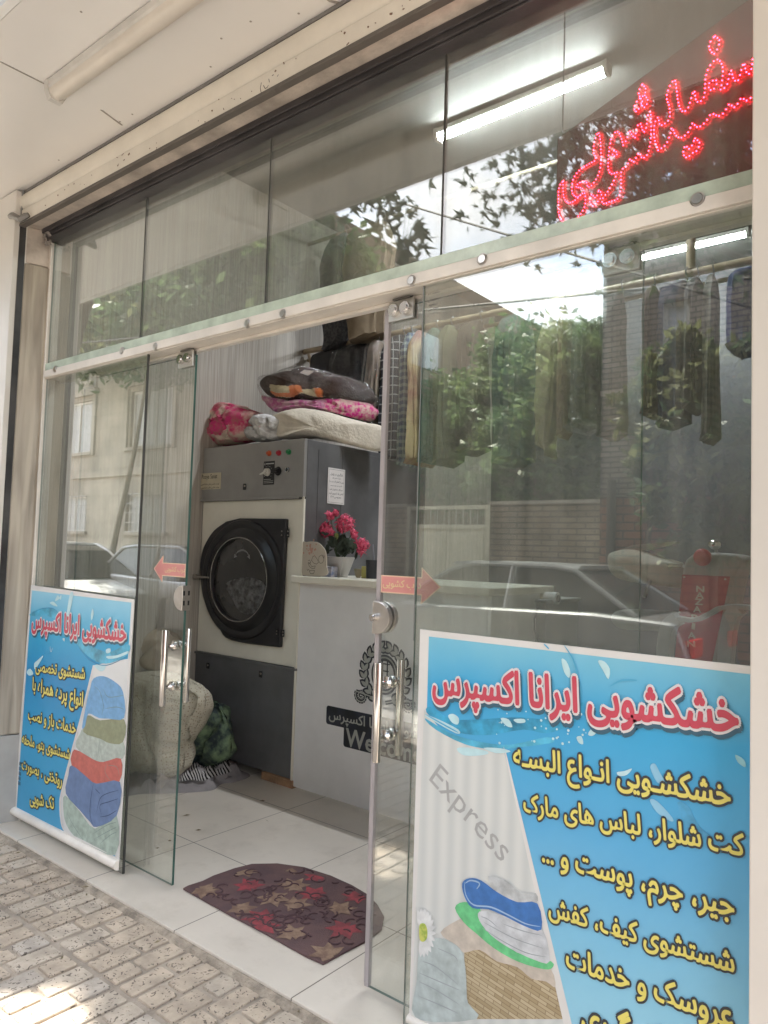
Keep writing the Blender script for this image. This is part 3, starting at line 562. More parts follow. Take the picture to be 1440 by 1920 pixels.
spl([(620,160),(640,170),(655,210),(650,235),(630,210)],1.2,PALE)
spl([(680,470),(700,468),(706,498),(688,492)],1.2,PALE); spl([(725,460),(745,430),(780,415),(750,462)],1.2,PALE); spl([(378,395),(410,400),(425,430),(400,425)],1.2,PALE); spl([(430,400),(470,398),(475,412),(445,414)],1.3,PALE)
spl([(970,720),(1000,725),(1060,790),(1055,805),(1000,770)],1.2,mat('splash_soft',(.30,.60,.80),.4)); spl([(972,590),(990,575),(1010,610),(1030,650),(1000,650)],1.2,mat('splash_soft')); spl([(840,610),(870,605),(900,595),(880,620),(850,625)],1.3,PALE)
spl([(1310,540),(1345,560),(1350,590),(1320,570)],1.6,AQUA)
spl([(1080,730),(1125,745),(1160,815),(1220,865),(1290,878),(1352,862),(1350,900),(1280,922),(1180,905),(1115,830)],1,mat('splash_mid2',(.10,.42,.70),.4,var=.15,vs_=12))
a=MB()
for pts in ([(630,105),(665,160),(685,230),(700,300)],[(550,100),(570,120)],[(810,270),(860,245),(920,245)],[(80,380),(160,425),(210,452)]): ribbon(a,s_(pts),YP-.0045,.004)
obj('printed_splash_line',a,mat('splash_line_blue',(.10,.45,.68),.4),pr)
a=MB()
for i in range(38):
    x=rng.uniform(340,720);y=rng.uniform(360,500); c=OY(*s_([(x,y)])[0],YP-.0048); a.cyl(c,c+np.array([0,-.0002,0]),rng.uniform(.001,.0035),8)
obj('printed_droplet',a,PALE,pr,kind='stuff')
title(pr,'خشکشویی ایرانا اکسپرس',(812,1284),(1383,1352),YP-.0066,.1)
for t,P,Q in (('خشکشـویی انـواع البسـه',(963,1424),(1369,1501)),('کت شلوار، لباس های مارک',(982,1509),(1395,1591)),('جیر، چرم، پوست و ...',(1017,1612),(1376,1716)),('شستشوی کیف، کفش',(1029,1704),(1376,1810)),('عروسک و خدمات',(1062,1798),(1374,1912)),('لکه گیری',(1090,1905),(1260,1965))):
    line(pr,t,P,Q,YP-.005)
a=MB(); v,_,_=glyphs('Express',-.004,fa=False); lettering(a,'Express',OY(811,1452,YP-.0032),OY(948,1607,YP-.0032),-.004,fa=False,ref=v); obj('text_line',a,mat('grey_print',(.42,.42,.41),.5,var=.02),pr,label='grey slanted Latin word on the pale part')
a=MB(); n=14; zc=.030
a.prism([(xa,YP-.001,zc+.012)]+[(xa,YP-.004-.012*math.sin(math.pi*i/n),zc+.012*math.cos(math.pi*i/n)) for i in range(n+1)]+[(xa,YP-.001,zc-.012)],(xb_-xa,0,0)); obj('bottom_rail',a,FRAME,pr,smooth=True)
# ---- left poster
YP=-.030
pl_=thing('poster','blue laundry poster with a stack of folded towels, at the left end of the glass','poster',OY(135,1570,YP))
xa2,xb2=OY(60,1100,YP)[0]+.002,OY(251,1124,YP)[0]; zt2=OY(60,1100,YP)[2]
def pxsheet(pts,y0,y1): return MB().prism([Vector(OY(*p,y0)) for p in pts],(0,y1-y0,0))
obj('poster_sheet',pxsheet([(58,1097),(251,1124),(222,1618),(25,1520)],YP-.001,YP+.003),WB,pl_)
obj('print_background',pxsheet([(60,1107),(246,1130),(216,1606),(31,1515)],YP-.0018,YP-.0012),print_mat('poster_blue_left',[(0,'4a9cc6'),(.35,'3f9fce'),(.6,'2e8cc2'),(.82,'3fabd4'),(1,'a4d6e8')],'z',.05,1.1,.10,4),pl_)
xa2=OY(22,1528,YP)[0]+.004; xb2=OY(224,1624,YP)[0]-.004
def c1(pts): return [(x/3.2,1060+y/3.2) for x,y in pts]
def pc(name,pts,lvl,m,sm=True):
    a=MB(); q=c1(pts); poly3(a,smoothp(q,3) if sm else q,YP-.0022-.0004*lvl); return obj(name,a,m,pl_)
pc('photo_field',[(557,600),(770,560),(705,1750),(640,1712),(460,1640),(385,1585),(360,1500),(362,1400),(400,1250)],0,mat('photo_white',(.74,.745,.73),.4,var=.02),False)
pc('printed_towel',[(500,980),(540,1010),(570,980),(640,1020),(740,1060),(735,1160),(600,1180),(560,1170),(455,1090),(480,1010)],1,mat('print_mint_towel',(.50,.56,.50),.5,var=.1,vs_=40))
pc('printed_towel',[(525,900),(600,930),(745,925),(738,1060),(660,1068),(600,1040),(500,1000)],2,mat('print_olive_towel',(.30,.32,.20),.5,var=.07,vs_=40))
pc('printed_towel',[(560,680),(620,665),(690,700),(738,760),(745,915),(650,920),(590,915),(530,890),(510,965),(492,970),(520,820),(540,740)],3,mat('print_sky_towel',(.20,.42,.68),.5,var=.07,vs_=35))
pc('printed_towel',[(445,1105),(560,1165),(620,1180),(725,1160),(715,1300),(600,1315),(520,1280),(430,1200)],3.4,mat('print_red_towel',(.58,.16,.13),.5,var=.07,vs_=40))
pc('printed_towel',[(430,1200),(520,1270),(580,1310),(720,1300),(700,1500),(580,1570),(540,1540),(480,1470),(395,1370),(410,1260)],4,mat('print_denim_towel',(.16,.24,.42),.5,var=.07,vs_=30))
pc('printed_towel',[(390,1380),(480,1480),(570,1580),(700,1500),(690,1740),(480,1650),(400,1560),(380,1460)],3.7,mat('print_sage_towel2',(.44,.54,.47),.5,var=.12,vs_=30))
a=MB()
for pts in ([(560,1310),(545,1400),(540,1500),(560,1560)],[(580,1480),(600,1400),(640,1370),(710,1350)],[(610,1500),(600,1440),(650,1420),(710,1400)],[(600,1510),(650,1500),(700,1470)],[(570,1340),(600,1370)]): ribbon(a,c1(pts),YP-.0042,.0035)
obj('printed_fold',a,mat('print_navy_fold',(.05,.09,.18),.5),pl_)
a=MB()
for pts in ([(560,1610),(640,1560),(700,1540)],[(570,1640),(640,1600),(700,1570)],[(600,1670),(660,1620),(700,1600)],[(400,1480),(440,1560),(500,1650)],[(600,1050),(590,1110),(600,1160)],[(620,740),(650,790),(740,780)],[(560,720),(600,760),(620,840),(610,900)],[(630,860),(700,850),(745,865)],[(640,1190),(630,1240),(660,1290)],[(650,1200),(700,1210),(715,1260)]): ribbon(a,c1(pts),YP-.0043,.0022)
obj('printed_fold',a,mat('print_green_fold',(.20,.28,.26),.5),pl_)
a=MB(); poly3(a,smoothp(c1([(176,296),(230,262),(300,255),(345,280),(395,345),(340,325),(270,300),(210,305)]),3),YP-.0034); poly3(a,smoothp(c1([(425,400),(480,440),(560,490),(660,520),(768,470),(770,530),(690,578),(610,588),(520,540),(460,470)]),3),YP-.0034); obj('printed_splash',a,mat('splash_mid'),pl_)
for pts in ([(640,545),(700,540),(765,515),(765,530),(700,556),(650,560)],[(636,505),(660,498),(662,520),(640,528)],[(565,600),(600,598),(634,606),(620,632),(595,632)],[(298,225),(320,218),(345,245),(320,240)],[(355,195),(368,178),(365,205)],[(555,260),(562,290),(550,330),(545,300)],[(420,170),(440,175),(415,290),(400,295)],[(205,590),(225,570),(260,540),(240,580),(210,625)],[(160,640),(180,620),(200,650),(175,662)],[(375,440),(388,438),(386,458)],[(345,180),(355,200),(330,215)]):
    pc('printed_splash',pts,4.0,PALE)
a=MB(); ribbon(a,c1([(180,300),(240,264),(310,256),(350,282)]),YP-.0042,.0025); ribbon(a,c1([(470,490),(540,570),(640,600),(765,545)]),YP-.0042,.003); obj('printed_splash_line',a,mat('splash_line_dark',(.03,.24,.44),.4),pl_)
a=MB(); ribbon(a,c1([(300,485),(305,520),(316,495)]),YP-.0046,.0025); ribbon(a,c1([(562,600),(520,780),(440,1080),(372,1350),(360,1440),(372,1560),(410,1610),(500,1655),(640,1725)]),YP-.0046,.012); obj('photo_border',a,WB,pl_)
title(pl_,'خشکشویی ایرانا اکسپرس',(60,1167),(236,1192),YP-.0050,.1)
for t,P,Q in (('شستشوی تخصصی',(67,1252),(159,1267)),('انواع پرده همراه با',(61,1288),(155,1318)),('خدمات باز و نصب',(53,1341),(142,1368)),('شستشوی پتو، ملحفه',(41,1388),(131,1418)),('روتختی ، بصورت',(41,1436),(116,1468)),('تک شویی',(56,1498),(101,1509))):
    line(pl_,t,P,Q,YP-.0046,.024,.105,1.25)
a=MB(); n=14; zc=.047; r_=.019
a.prism([(xa2-.004,YP-.001,zc+r_)]+[(xa2-.004,YP-.004-r_*math.sin(math.pi*i/n),zc+r_*math.cos(math.pi*i/n)) for i in range(n+1)]+[(xa2-.004,YP-.001,zc-r_)],(xb2-xa2+.006,0,0)); obj('bottom_rail',a,FRAME,pl_,smooth=True)
a=MB()
for i in range(7): 
    x=xa2+.045+i*.0035
    for k in range(5): a.box((x,YP-.0022,.17+k*.022),(x+.0016,YP-.0020,.186+k*.022))
obj('small_print',a,DTXT,pl_)
YP=-.0075
# ============================================================ INTERIOR
def proj(p):
    v=np.asarray(p,float)-CAM; return np.array([720+FP*(v@Rv)/(v@Fv),960-FP*(v@Uv)/(v@Fv)])
def inpoly(p,pts):
    x,y=p; c=False; j=len(pts)-1
    for i in range(len(pts)):
        xi_,yi_=pts[i];xj_,yj_=pts[j]
        if (yi_>y)!=(yj_>y) and x<(xj_-xi_)*(y-yi_)/(yj_-yi_)+xi_: c=not c
        j=i
    return c
def fbm(v,o=3):
    s_=0;a=1
    for k in range(o): s_+=a*noise.noise(v); v=v*2.1; a*=.5
    return s_
def pillow(pts,y,depth,back=None,seed=0,amp=.01,freq=9.,zs=1.,K=14,k=5,crease=0.,regions=None,sm=True,floor=None,pw=1.,yf=None):
    """soft body whose outline is pts, bulging towards and away from the street"""
    back=depth if back is None else back
    q=smoothp(pts,k) if sm else pts
    B=[]
    for p in q:
        yy=yf(p) if yf else y
        B.append(np.array(OY(*p,yy)))
    B=np.array(B); c=B.mean(0); n=len(B); V=[];Fc=[]
    off=Vector((seed*7.3,seed*1.7,seed*3.1))
    for side,dp in ((-1,depth),(1,back)):
        base=len(V)
        for j in range(K+1):
            th=math.pi/2*j/K; s_=math.cos(th)**.8 if j<K else 0.; d=math.sin(th)**pw
            for i in range(n):
                p=c+(B[i]-c)*s_; p=p+np.array([0,side*dp*d,0])
                V.append(p)
        for j in range(K):
            for i in range(n): Fc.append((base+j*n+i,base+(j+1)*n+i,base+(j+1)*n+(i+1)%n,base+j*n+(i+1)%n))
    mb=MB(); V=np.array(V); out_=[]
    for idx,p in enumerate(V):
        v=Vector(p); nv=Vector((v.x*freq,v.y*freq,v.z*freq*zs))+off
        g=fbm(nv); 
        if crease: g-=crease*max(0,1-abs(noise.noise(nv*.55+Vector((9,9,9))))*9)
        r_=(p-c); r_/=np.linalg.norm(r_)+1e-6
        jj=(idx%((K+1)*n))//n; fac=.25 if jj==0 else 1.
        r2=np.array([r_[0]*.25,r_[1] if abs(r_[1])>.2 else (-1 if idx<(K+1)*n else 1),r_[2]*.25]); p=p+r2*amp*g*fac
        if floor is not None and p[2]<floor: p[2]=floor
        out_.append(p)
    mb.add(out_,Fc)
    if regions:
        for fi,f in enumerate(Fc):
            cc=np.mean([out_[i] for i in f],axis=0); pp=proj(cc)
            for mi,pg in regions:
                if inpoly(pp,pg): mb.m[fi]=mi
    return mb
def fabric(name,c,c2=None,bs=220,bump=.25,vs_=14,rough=.9,**k): return mat(name,c,rough,col2=c2,bump=bump,bs=bs,vs_=vs_,spec=.2,**k)
film=glass('clear_plastic_film',(.96,.965,.97),1.3,.006,1.5)
Nn=film.node_tree.nodes; Ll=film.node_tree.links; tc=Nn.new('ShaderNodeTexCoord'); n5=Nn.new('ShaderNodeTexNoise'); n5.inputs['Scale'].default_value=16; n5.inputs['Detail'].default_value=6; n5.inputs['Distortion'].default_value=1.5; bp=Nn.new('ShaderNodeBump'); bp.inputs['Strength'].default_value=1; bp.inputs['Distance'].default_value=.04; Ll.new(tc.outputs['Object'],n5.inputs[0]); Ll.new(n5.outputs['Fac'],bp.inputs['Height'])
for nn in Nn:
    if nn.type=='BSDF_GLOSSY': Ll.new(bp.outputs[0],nn.inputs['Normal']); nn.inputs['Roughness'].default_value=.12
# ---- drying machine
YM=1.20
xm1=OY(575,822,YM)[0]; xm0=XL+.012; zm1=OY(575,822,YM)[2]; zm0=OY(544,1460,YM)[2]; zc0=OY(565,932,YM)[2]; zl1=OY(550,1252,YM)[2]; YMB=2.35
dm=thing('drying_machine','grey and cream industrial tumble dryer with black rounded door','dryer',((xm0+xm1)/2,YM,0))
obj('body',MB().box((xm0,YM+.012,zm0+.01),(xm1,YMB,zm1-.002)),GREY,dm,bevel=.004)
obj('side_panel',MB().box((xm1+.0005,YM+.10,zm0+.04),(xm1+.003,YM+.102,zm1-.05)),GREY,dm)
obj('side_panel',MB().box((xm1+.0005,YM+.30,zm0+.04),(xm1+.004,YMB-.04,zm1-.03)),GREY,dm,bevel=.002)
a=MB().box((xm0,YM-.012,zc0),(xm1-.001,YM+.0115,zm1)); a.box((xm0,YM-.022,zc0-.010),(xm1-.03,YM-.0125,zc0+.004))
obj('control_panel',a,mat('grey_panel_light',(.34,.33,.315),.38,metal=.3,var=.06,vs_=4,wear=.1),dm,bevel=.003)
obj('front_panel',MB().box((xm0,YM,zl1+.002),(xm1+.001,YM+.011,zc0-.0105)),CREAM,dm,bevel=.003)
obj('panel_edge',MB().box((xm1-.012,YM-.006,zl1+.003),(xm1+.003,YM-.0002,zc0+.002)),CREAM,dm,bevel=.0015)
a=MB().box((xm0,YM-.006,zm0),(xm1+.008,YM+.0112,zl1)); a.box((xm0,YM-.020,zl1-.012),(xm1+.003,YM-.0065,zl1+.001)); obj('lower_panel',a,mat('grey_panel_dark',(.185,.187,.192),.36,metal=.3,var=.10,vs_=3,wear=.12),dm,bevel=.003)
def c2(pts): return [(340+x/3.6,780+y/3.6) for x,y in pts]
door=c2([(390,690),(705,694),(662,1563),(335,1515),(250,1430),(180,1320),(140,1200),(125,1050),(135,930),(165,850),(220,770),(300,712)])
ring=smoothp(door[2:],4,False)
pts=[door[0],door[1]]+ring
dy=YM-.028
dd=MB().prism([Vector(OY(*p,dy)) for p in pts],(0,.026,0)); dr_=obj('door',dd,mat('black_rubber_door',(.024,.024,.027),.42,var=.1,vs_=5,bump=.1,bs=150),dm,bevel=.006,seg=3)
cL=OY(*c2([(222,1100)])[0],dy); cR=OY(*c2([(603,1100)])[0],dy); cT=OY(*c2([(418,822)])[0],dy); cB=OY(*c2([(400,1386)])[0],dy)
ccx=(cL[0]+cR[0])/2; ccz=(cT[2]+cB[2])/2; rz_=(cT[2]-cB[2])/2; rx_=(cR[0]-cL[0])/2
a=MB(); prof=[(1.44,0),(1.42,.010),(1.36,.016),(1.30,.012),(1.24,.006),(1.16,.018),(1.08,.030),(1.02,.030),(1.0,.022),(.985,.006)]
n=64
for j,(r_,h) in enumerate(prof):
    for i in range(n):
        t=2*math.pi*i/n; a.v.append((ccx+rx_*r_*math.cos(t),dy-h,ccz+rz_*r_*math.sin(t)))
for j in range(len(prof)-1):
    for i in range(n): a.f.append((j*n+i,(j+1)*n+i,(j+1)*n+(i+1)%n,j*n+(i+1)%n)); a.m.append(0)
obj('door_ring',a,mat('black_ring',(.02,.02,.022),.3,var=.1),dr_,smooth=True)
a=MB().torus((ccx,dy-.0305,ccz),1,.0022,sx=rx_*1.0,sz=rz_*1.0,n=64); obj('chrome_trim',a,CHROME,dr_,smooth=True)
a=MB(); a.add([(ccx+rx_*.985*math.cos(2*math.pi*i/n),dy-.006-0*i,ccz+rz_*.985*math.sin(2*math.pi*i/n)) for i in range(n)],[tuple(range(n))])
wm=mat('window_black_glass',(.035,.034,.033),.10,var=.3,vs_=6,coat=.6)
obj('window_glass',a,wm,dr_)
# crumpled film seen in the drum window
a=MB(); fg=mat('crumpled_wrap',(.10,.10,.10),.25,var=.5,vs_=30,spec=.8,bump=.9,bs=30)
pw_=c2([(300,1140),(360,1100),(470,1090),(560,1130),(570,1220),(520,1320),(440,1340),(380,1300),(340,1220)])
obj('wrapped_load',pillow(pw_,dy-.0065,.012,back=.0005,seed=4,amp=.010,freq=26,K=10),fg,dr_,smooth=True)
a=MB(); ar=c2([(362,945),(380,918),(412,905),(440,918),(458,945)]); ribbon(a,ar,dy-.0068,.010); 
for tip in ([(356,958),(358,930),(378,948)],[(464,966),(462,934),(444,950)]): quad(a,c2(tip),dy-.007)
obj('rotation_arrow',a,mat('arrow_grey',(.22,.22,.22),.5),dr_)
for y0_ in (762,1434):
    q=c2([(675,y0_),(730,y0_)] ) ; xo=-34 if y0_>1000 else 0
    A=OY(*c2([(677+xo,y0_+2)])[0],dy-.001);B=OY(*c2([(729+xo,y0_+58)])[0],dy-.001)
    a=MB().box((A[0],dy-.006,B[2]),(B[0],dy-.0005,A[2])); mid=(A[0]+B[0])/2+.004; a.cyl((mid,dy-.008,B[2]-.003),(mid,dy-.008,A[2]+.003),.005,10)
    h=obj('hinge',a,BLACKP,dm,bevel=.001); s_=MB()
    for fx in (A[0]+.008,B[0]-.007):
        for fz in (A[2]-.012,B[2]+.012): s_.cyl((fx,dy-.0062,fz),(fx,dy-.0085,fz),.0045,10)
    obj('hinge_screw',s_,BRUSHED,h)
a=MB(); A=OY(*c2([(85,1083)])[0],dy-.02);B=OY(*c2([(195,1088)])[0],dy-.02); a.box((A[0],dy-.030,A[2]-.012),(A[0]+.045,dy-.004,A[2]+.014)); a.tube([(A[0]+.02,dy-.030,A[2]),(A[0]+.05,dy-.036,A[2]-.001),(B[0],dy-.030,B[2]-.002)],[.009,.008,.005],8); obj('door_latch',a,BRUSHED,dm,bevel=.001)
yc=YM-.0125
for (px,py),m in (((595,252),mat('orange_button',(.55,.10,.035),.35,var=.05)),((661,250),mat('red_button',(.42,.02,.04),.35,var=.05)),((728,243),mat('green_button',(.02,.24,.08),.35,var=.05))):
    c=OY(*c2([(px,py)])[0],yc); a=MB().cyl((c[0],yc-.0003,c[2]),(c[0],yc-.006,c[2]),.0165,20); a.cyl((c[0],yc-.0063,c[2]),(c[0],yc-.018,c[2]),.0115,20,r2=.010); obj('push_button',a,m,dm,smooth=True)
P4=[OY(*p,yc) for p in c2([(558,306),(632,304),(626,462),(554,466)])]
x0_,x1_=(P4[0][0]+P4[3][0])/2,(P4[1][0]+P4[2][0])/2; z1q,z0q=(P4[0][2]+P4[1][2])/2,(P4[2][2]+P4[3][2])/2
dp_=obj('dial_plate',MB().box((x0_,yc-.0025,z0q),(x1_,yc-.0003,z1q)),BLACKP,dm,bevel=.0008)
c=OY(*c2([(586,380)])[0],yc); a=MB()
for i in range(11):
    t=math.radians(-40+i*26); a.box((c[0]+.036*math.cos(t)-.002,yc-.0030,c[2]+.036*math.sin(t)-.002),(c[0]+.036*math.cos(t)+.002,yc-.0027,c[2]+.036*math.sin(t)+.002))
for k in range(3): a.box((x0_+.006,yc-.0030,z0q+.010+k*.010),(x1_-.006-(.02 if k==2 else 0),yc-.0027,z0q+.0125+k*.010))
a.box((x0_+.020,yc-.0030,z1q-.018),(x1_-.004,yc-.0027,z1q-.012)); a.add([(x0_+.006,yc-.003,z1q-.022),(x0_+.015,yc-.003,z1q-.022),(x0_+.0105,yc-.003,z1q-.006)],[(0,1,2)])
obj('dial_marks',a,mat('white_print2',(.5,.5,.48),.5),dp_)
a=MB().cyl((c[0],yc-.003,c[2]),(c[0],yc-.020,c[2]),.0235,28,r2=.021); a.prism([(c[0]-.040,yc-.0205,c[2]-.012),(c[0]-.036,yc-.0205,c[2]-.018),(c[0]+.016,yc-.0205,c[2]-.004),(c[0]+.012,yc-.0205,c[2]+.010)],(0,-.012,0)); obj('timer_knob',a,mat('ivory_knob',(.66,.64,.58),.35),dm,bevel=.001)
c=OY(*c2([(655,372)])[0],yc); a=MB().cyl((c[0],yc-.0003,c[2]),(c[0],yc-.004,c[2]),.0265,28); a.cyl((c[0],yc-.0045,c[2]),(c[0],yc-.022,c[2]),.017,24); a.box((c[0]-.030,yc-.034,c[2]-.007),(c[0]+.017,yc-.0225,c[2]+.005)); obj('selector_knob',a,BLACKP,dm,bevel=.001)
c=OY(*c2([(718,363)])[0],yc); a=MB().cyl((c[0],yc-.0003,c[2]),(c[0],yc-.007,c[2]),.014,20); obj('socket',a,BLACKG,dm); a=MB().torus((c[0],yc-.0072,c[2]),.0125,.002); obj('socket_ring',a,CHROME,dm,smooth=True)
for (px,py),yy in (((430,478),yc),((182,1685),YM-.0065),((538,1742),YM-.0065)):
    c=OY(*c2([(px,py)])[0],yy); a=MB().box((c[0]-.013,yy-.007,c[2]-.018),(c[0]+.012,yy-.0003,c[2]+.018)); l_=obj('panel_lock',a,BLACKP,dm,bevel=.003); a=MB().cyl((c[0]+.007,yy-.0072,c[2]+.004),(c[0]+.007,yy-.011,c[2]+.004),.0055,12); obj('lock_core',a,BRUSHED,l_)
A=OY(*c2([(97,392)])[0],yc);B=OY(*c2([(266,492)])[0],yc)
np_=obj('name_plate',MB().box((A[0],yc-.003,B[2]),(B[0],yc-.0003,A[2])),mat('brass_plate',(.60,.54,.40),.35,metal=.3),dm,bevel=.0006)
a=MB(); W_=B[0]-A[0]; yy=yc-.0032
lettering(a,'Pooya Sanat',(A[0]+W_*.27,yy,A[2]-.026),(A[0]+W_*.86,yy,A[2]-.026),.01,fa=False,hs=1.25); a.add([(A[0]+.012,yy,A[2]-.045),(A[0]+.034,yy,A[2]-.045),(A[0]+.023,yy,A[2]-.014)],[(0,1,2)])
for zz in (.070,.092): lettering(a,'تولید ماشین های خشکشویی صنعتی',(A[0]+W_*.05,yy,A[2]-zz),(A[0]+W_*.95,yy,A[2]-zz),.012,maxh=.014)
t_=MB().box((A[0]+.003,yy+.0001,B[2]+.003),(B[0]-.003,yy+.0001+.00005,B[2]+.0042)); obj('plate_lettering',a,INK,np_)
xs_=xm1+.0042
q=[OX(*p,xs_) for p in c2([(990,349),(1105,361),(1098,600),(985,590)])]
yy0,yy1=(q[0][1]+q[3][1])/2,(q[1][1]+q[2][1])/2; zz1,zz0=(q[0][2]+q[1][2])/2,(q[2][2]+q[3][2])/2
nt_=obj('notice_sheet',MB().box((xs_,yy0,zz0),(xs_+.001,yy1,zz1)),PAPER,dm)
a=MB(); W_=yy1-yy0
for k,(t,f0,f1) in enumerate((('بارگیری در قبل',.14,.86),('خشک شدن باید',.25,.75),('پس از اتمام کار درب را',.10,.92),('ماشین سرد شود و سپس',.16,.84),('دستگاه را خاموش کنید',.12,.88),('لباس ها را بیرون آرید',.10,.92),('خصوصی ۲۰۲۵',.18,.8))):
    zz=zz1-.035-(zz1-zz0-.07)*k/6.2; lettering(a,t,(xs_+.0012,yy0+W_*f0,zz),(xs_+.0012,yy0+W_*f1,zz),.012,nrm=(1,0,0),maxh=.024)
for (ya_,yb2,za_,zb2) in ((yy0+.008,yy1-.008,zz0+.008,zz0+.0092),(yy0+.008,yy1-.008,zz1-.0092,zz1-.008),(yy0+.008,yy0+.0092,zz0+.008,zz1-.008),(yy1-.0092,yy1-.008,zz0+.008,zz1-.008)): a.add([(xs_+.0012,ya_,za_),(xs_+.0012,yb2,za_),(xs_+.0012,yb2,zb2),(xs_+.0012,ya_,zb2)],[(0,1,2,3)])
obj('notice_lettering',a,INK,nt_)
bk=MB().box((OZ(492,1460,0)[0],YM-.02,0),(xm1+.006,YM+.09,zm0-.001)); o=obj('brick',bk,mat('brick_orange',(.40,.24,.14),.9,var=.15,vs_=20,bump=.5,bs=90),bevel=.004,at=(xm1-.1,YM,0)); tag(o,'light orange brick propping the right corner of the dryer','brick')
# ---- bedding on top of the dryer
def c3(pts): return [(360+x/3.789,680+y/3.789) for x,y in pts]
def soft(name,label,cat,pts,y,depth,m,group=None,**k):
    mb=pillow(pts,y,depth,**k); lo=min(v[2] for v in mb.v); o=obj(name,mb,m,smooth=True,at=tuple(np.append(np.mean(np.array(mb.v)[:,:2],axis=0),lo))); tag(o,label,cat,group); return o
pinkp=fabric('pink_floral',(.62,.50,.42),(.58,.05,.16),vs_=11); pinkd=fabric('pink_deep',(.62,.05,.20),(.45,.14,.16),vs_=20); 
soft('rolled_quilt','rolled pink and cream floral quilt at the left on the dryer','quilt',c3([(20,470),(25,400),(60,330),(120,290),(210,288),(330,300),(430,340),(500,370),(470,440),(440,500),(420,555),(330,580),(200,590),(110,570),(50,520)]),YM+.14,.13,[pinkp,pinkd],seed=1,amp=.030,freq=12,crease=1.2,K=26,regions=[(1,c3([(60,480),(100,410),(180,380),(260,350),(330,330),(360,400),(330,440),(250,440),(200,520),(110,500)]))],pw=.8)
whitef=fabric('white_fleece',(.60,.59,.58),bs=120,bump=.7)
soft('rolled_blanket','small white fleece blanket rolled up in the middle of the dryer top','blanket',c3([(400,520),(410,480),(455,460),(440,420),(470,375),(540,365),(610,375),(660,410),(655,470),(630,500),(640,540),(560,560),(460,562)]),YM+.10,.10,whitef,seed=2,amp=.030,freq=14,crease=1.5,K=22)
ivory=fabric('ivory_quilting',(.60,.54,.45),bs=60,bump=.5)
yd=lambda p: YM+.12+max(0,(p[0]-540)/180)*.38
soft('folded_duvet','thick ivory duvet folded along the right edge of the dryer','duvet',c3([(640,540),(640,480),(600,400),(650,360),(800,330),(960,350),(1100,390),(1250,430),(1350,460),(1340,600),(1300,628),(1180,600),(1000,560),(860,535),(800,532)]),YM+.1,.13,ivory,seed=3,amp=.012,freq=8,crease=.5,K=26,pw=.75,yf=yd)
mag=fabric('magenta_floral',(.50,.03,.20),(.55,.40,.34),vs_=34)
yd2=lambda p: YM+.18+max(0,(p[0]-520)/180)*.38
pk=soft('wrapped_blanket','magenta patterned blanket in clear wrap lying under the brown one','blanket',c3([(515,240),(600,300),(760,270),(900,270),(1050,250),(1200,260),(1305,330),(1290,390),(1230,412),(1120,385),(960,345),(840,340),(700,350),(600,350),(540,300)]),YM+.3,.13,[mag,fabric('lilac_floral',(.50,.32,.35),(.40,.10,.24),vs_=30)],seed=5,amp=.018,freq=14,crease=1,K=18,yf=yd2,regions=[(1,c3([(500,230),(950,260),(930,380),(500,400)]))])
brown=fabric('brown_plush',(.050,.031,.024),bs=90,bump=.6,vs_=6)
org_=fabric('orange_print',(.62,.18,.06)); crm=fabric('cream_print',(.50,.42,.26))
bb=c3([(510,160),(540,110),(620,90),(720,55),(820,42),(930,60),(1060,95),(1180,130),(1260,190),(1290,270),(1180,300),(1000,290),(880,280),(820,260),(720,290),(620,265),(545,230)])
yd3=lambda p: YM+.18+max(0,(p[0]-520)/180)*.38
br_o=soft('wrapped_blanket','dark brown plush blanket with orange print in a clear plastic bag, topmost on the dryer','blanket',bb,YM+.3,.15,[brown,org_,crm],seed=6,amp=.022,freq=9,crease=1.,K=30,k=8,yf=yd3,regions=[(2,c3([(548,155),(690,165),(780,190),(850,185),(920,180),(925,240),(880,245),(780,215),(690,250),(600,240),(560,200)])),(1,c3([(690,160),(770,160),(785,205),(720,245),(690,245)])),(1,c3([(555,200),(600,215),(690,215),(690,245),(600,240),(570,222)])),(1,c3([(865,180),(920,180),(925,245),(885,245)]))])
bag=pillow([((p[0]-605)*1.06+605,(p[1]-735)*1.10+737) for p in bb],YM+.3,.165,seed=9,amp=.02,freq=10,crease=.8,K=16,yf=yd3)
obj('plastic_bag',bag,film,br_o,smooth=True)
A=[OY(*p,YM+.06) for p in c3([(765,72),(800,50),(868,60),(825,92)])]; lb_=MB().prism([Vector(p) for p in A],(0,-.001,0)); obj('paper_tag',lb_,PAPER,br_o)
# ---- laundry on the floor
def c4(pts): return [(220+x/5.538,1200+y/5.538) for x,y in pts]
dot=fabric('dotted_sheet',(.52,.48,.38)); Nn,Ll,b=nodes(dot); src=b.inputs['Base Color'].links[0].from_socket; tc=Nn.new('ShaderNodeTexCoord'); vo=Nn.new('ShaderNodeTexVoronoi'); vo.inputs['Scale'].default_value=70; vo.inputs['Randomness'].default_value=.55; Ll.new(tc.outputs['Object'],vo.inputs['Vector']); th=Nn.new('ShaderNodeMapRange'); th.inputs[1].default_value=.22; th.inputs[2].default_value=.34; th.inputs[3].default_value=.75; th.inputs[4].default_value=0; Ll.new(vo.outputs['Distance'],th.inputs[0]); mxx=Nn.new('ShaderNodeMixRGB'); mxx.inputs[2].default_value=(.20,.14,.10,1); Ll.new(th.outputs[0],mxx.inputs[0]); Ll.new(src,mxx.inputs[1]); Ll.new(mxx.outputs[0],b.inputs['Base Color'])
camo=fabric('green_print',(.15,.21,.12),(.03,.042,.045),vs_=11)
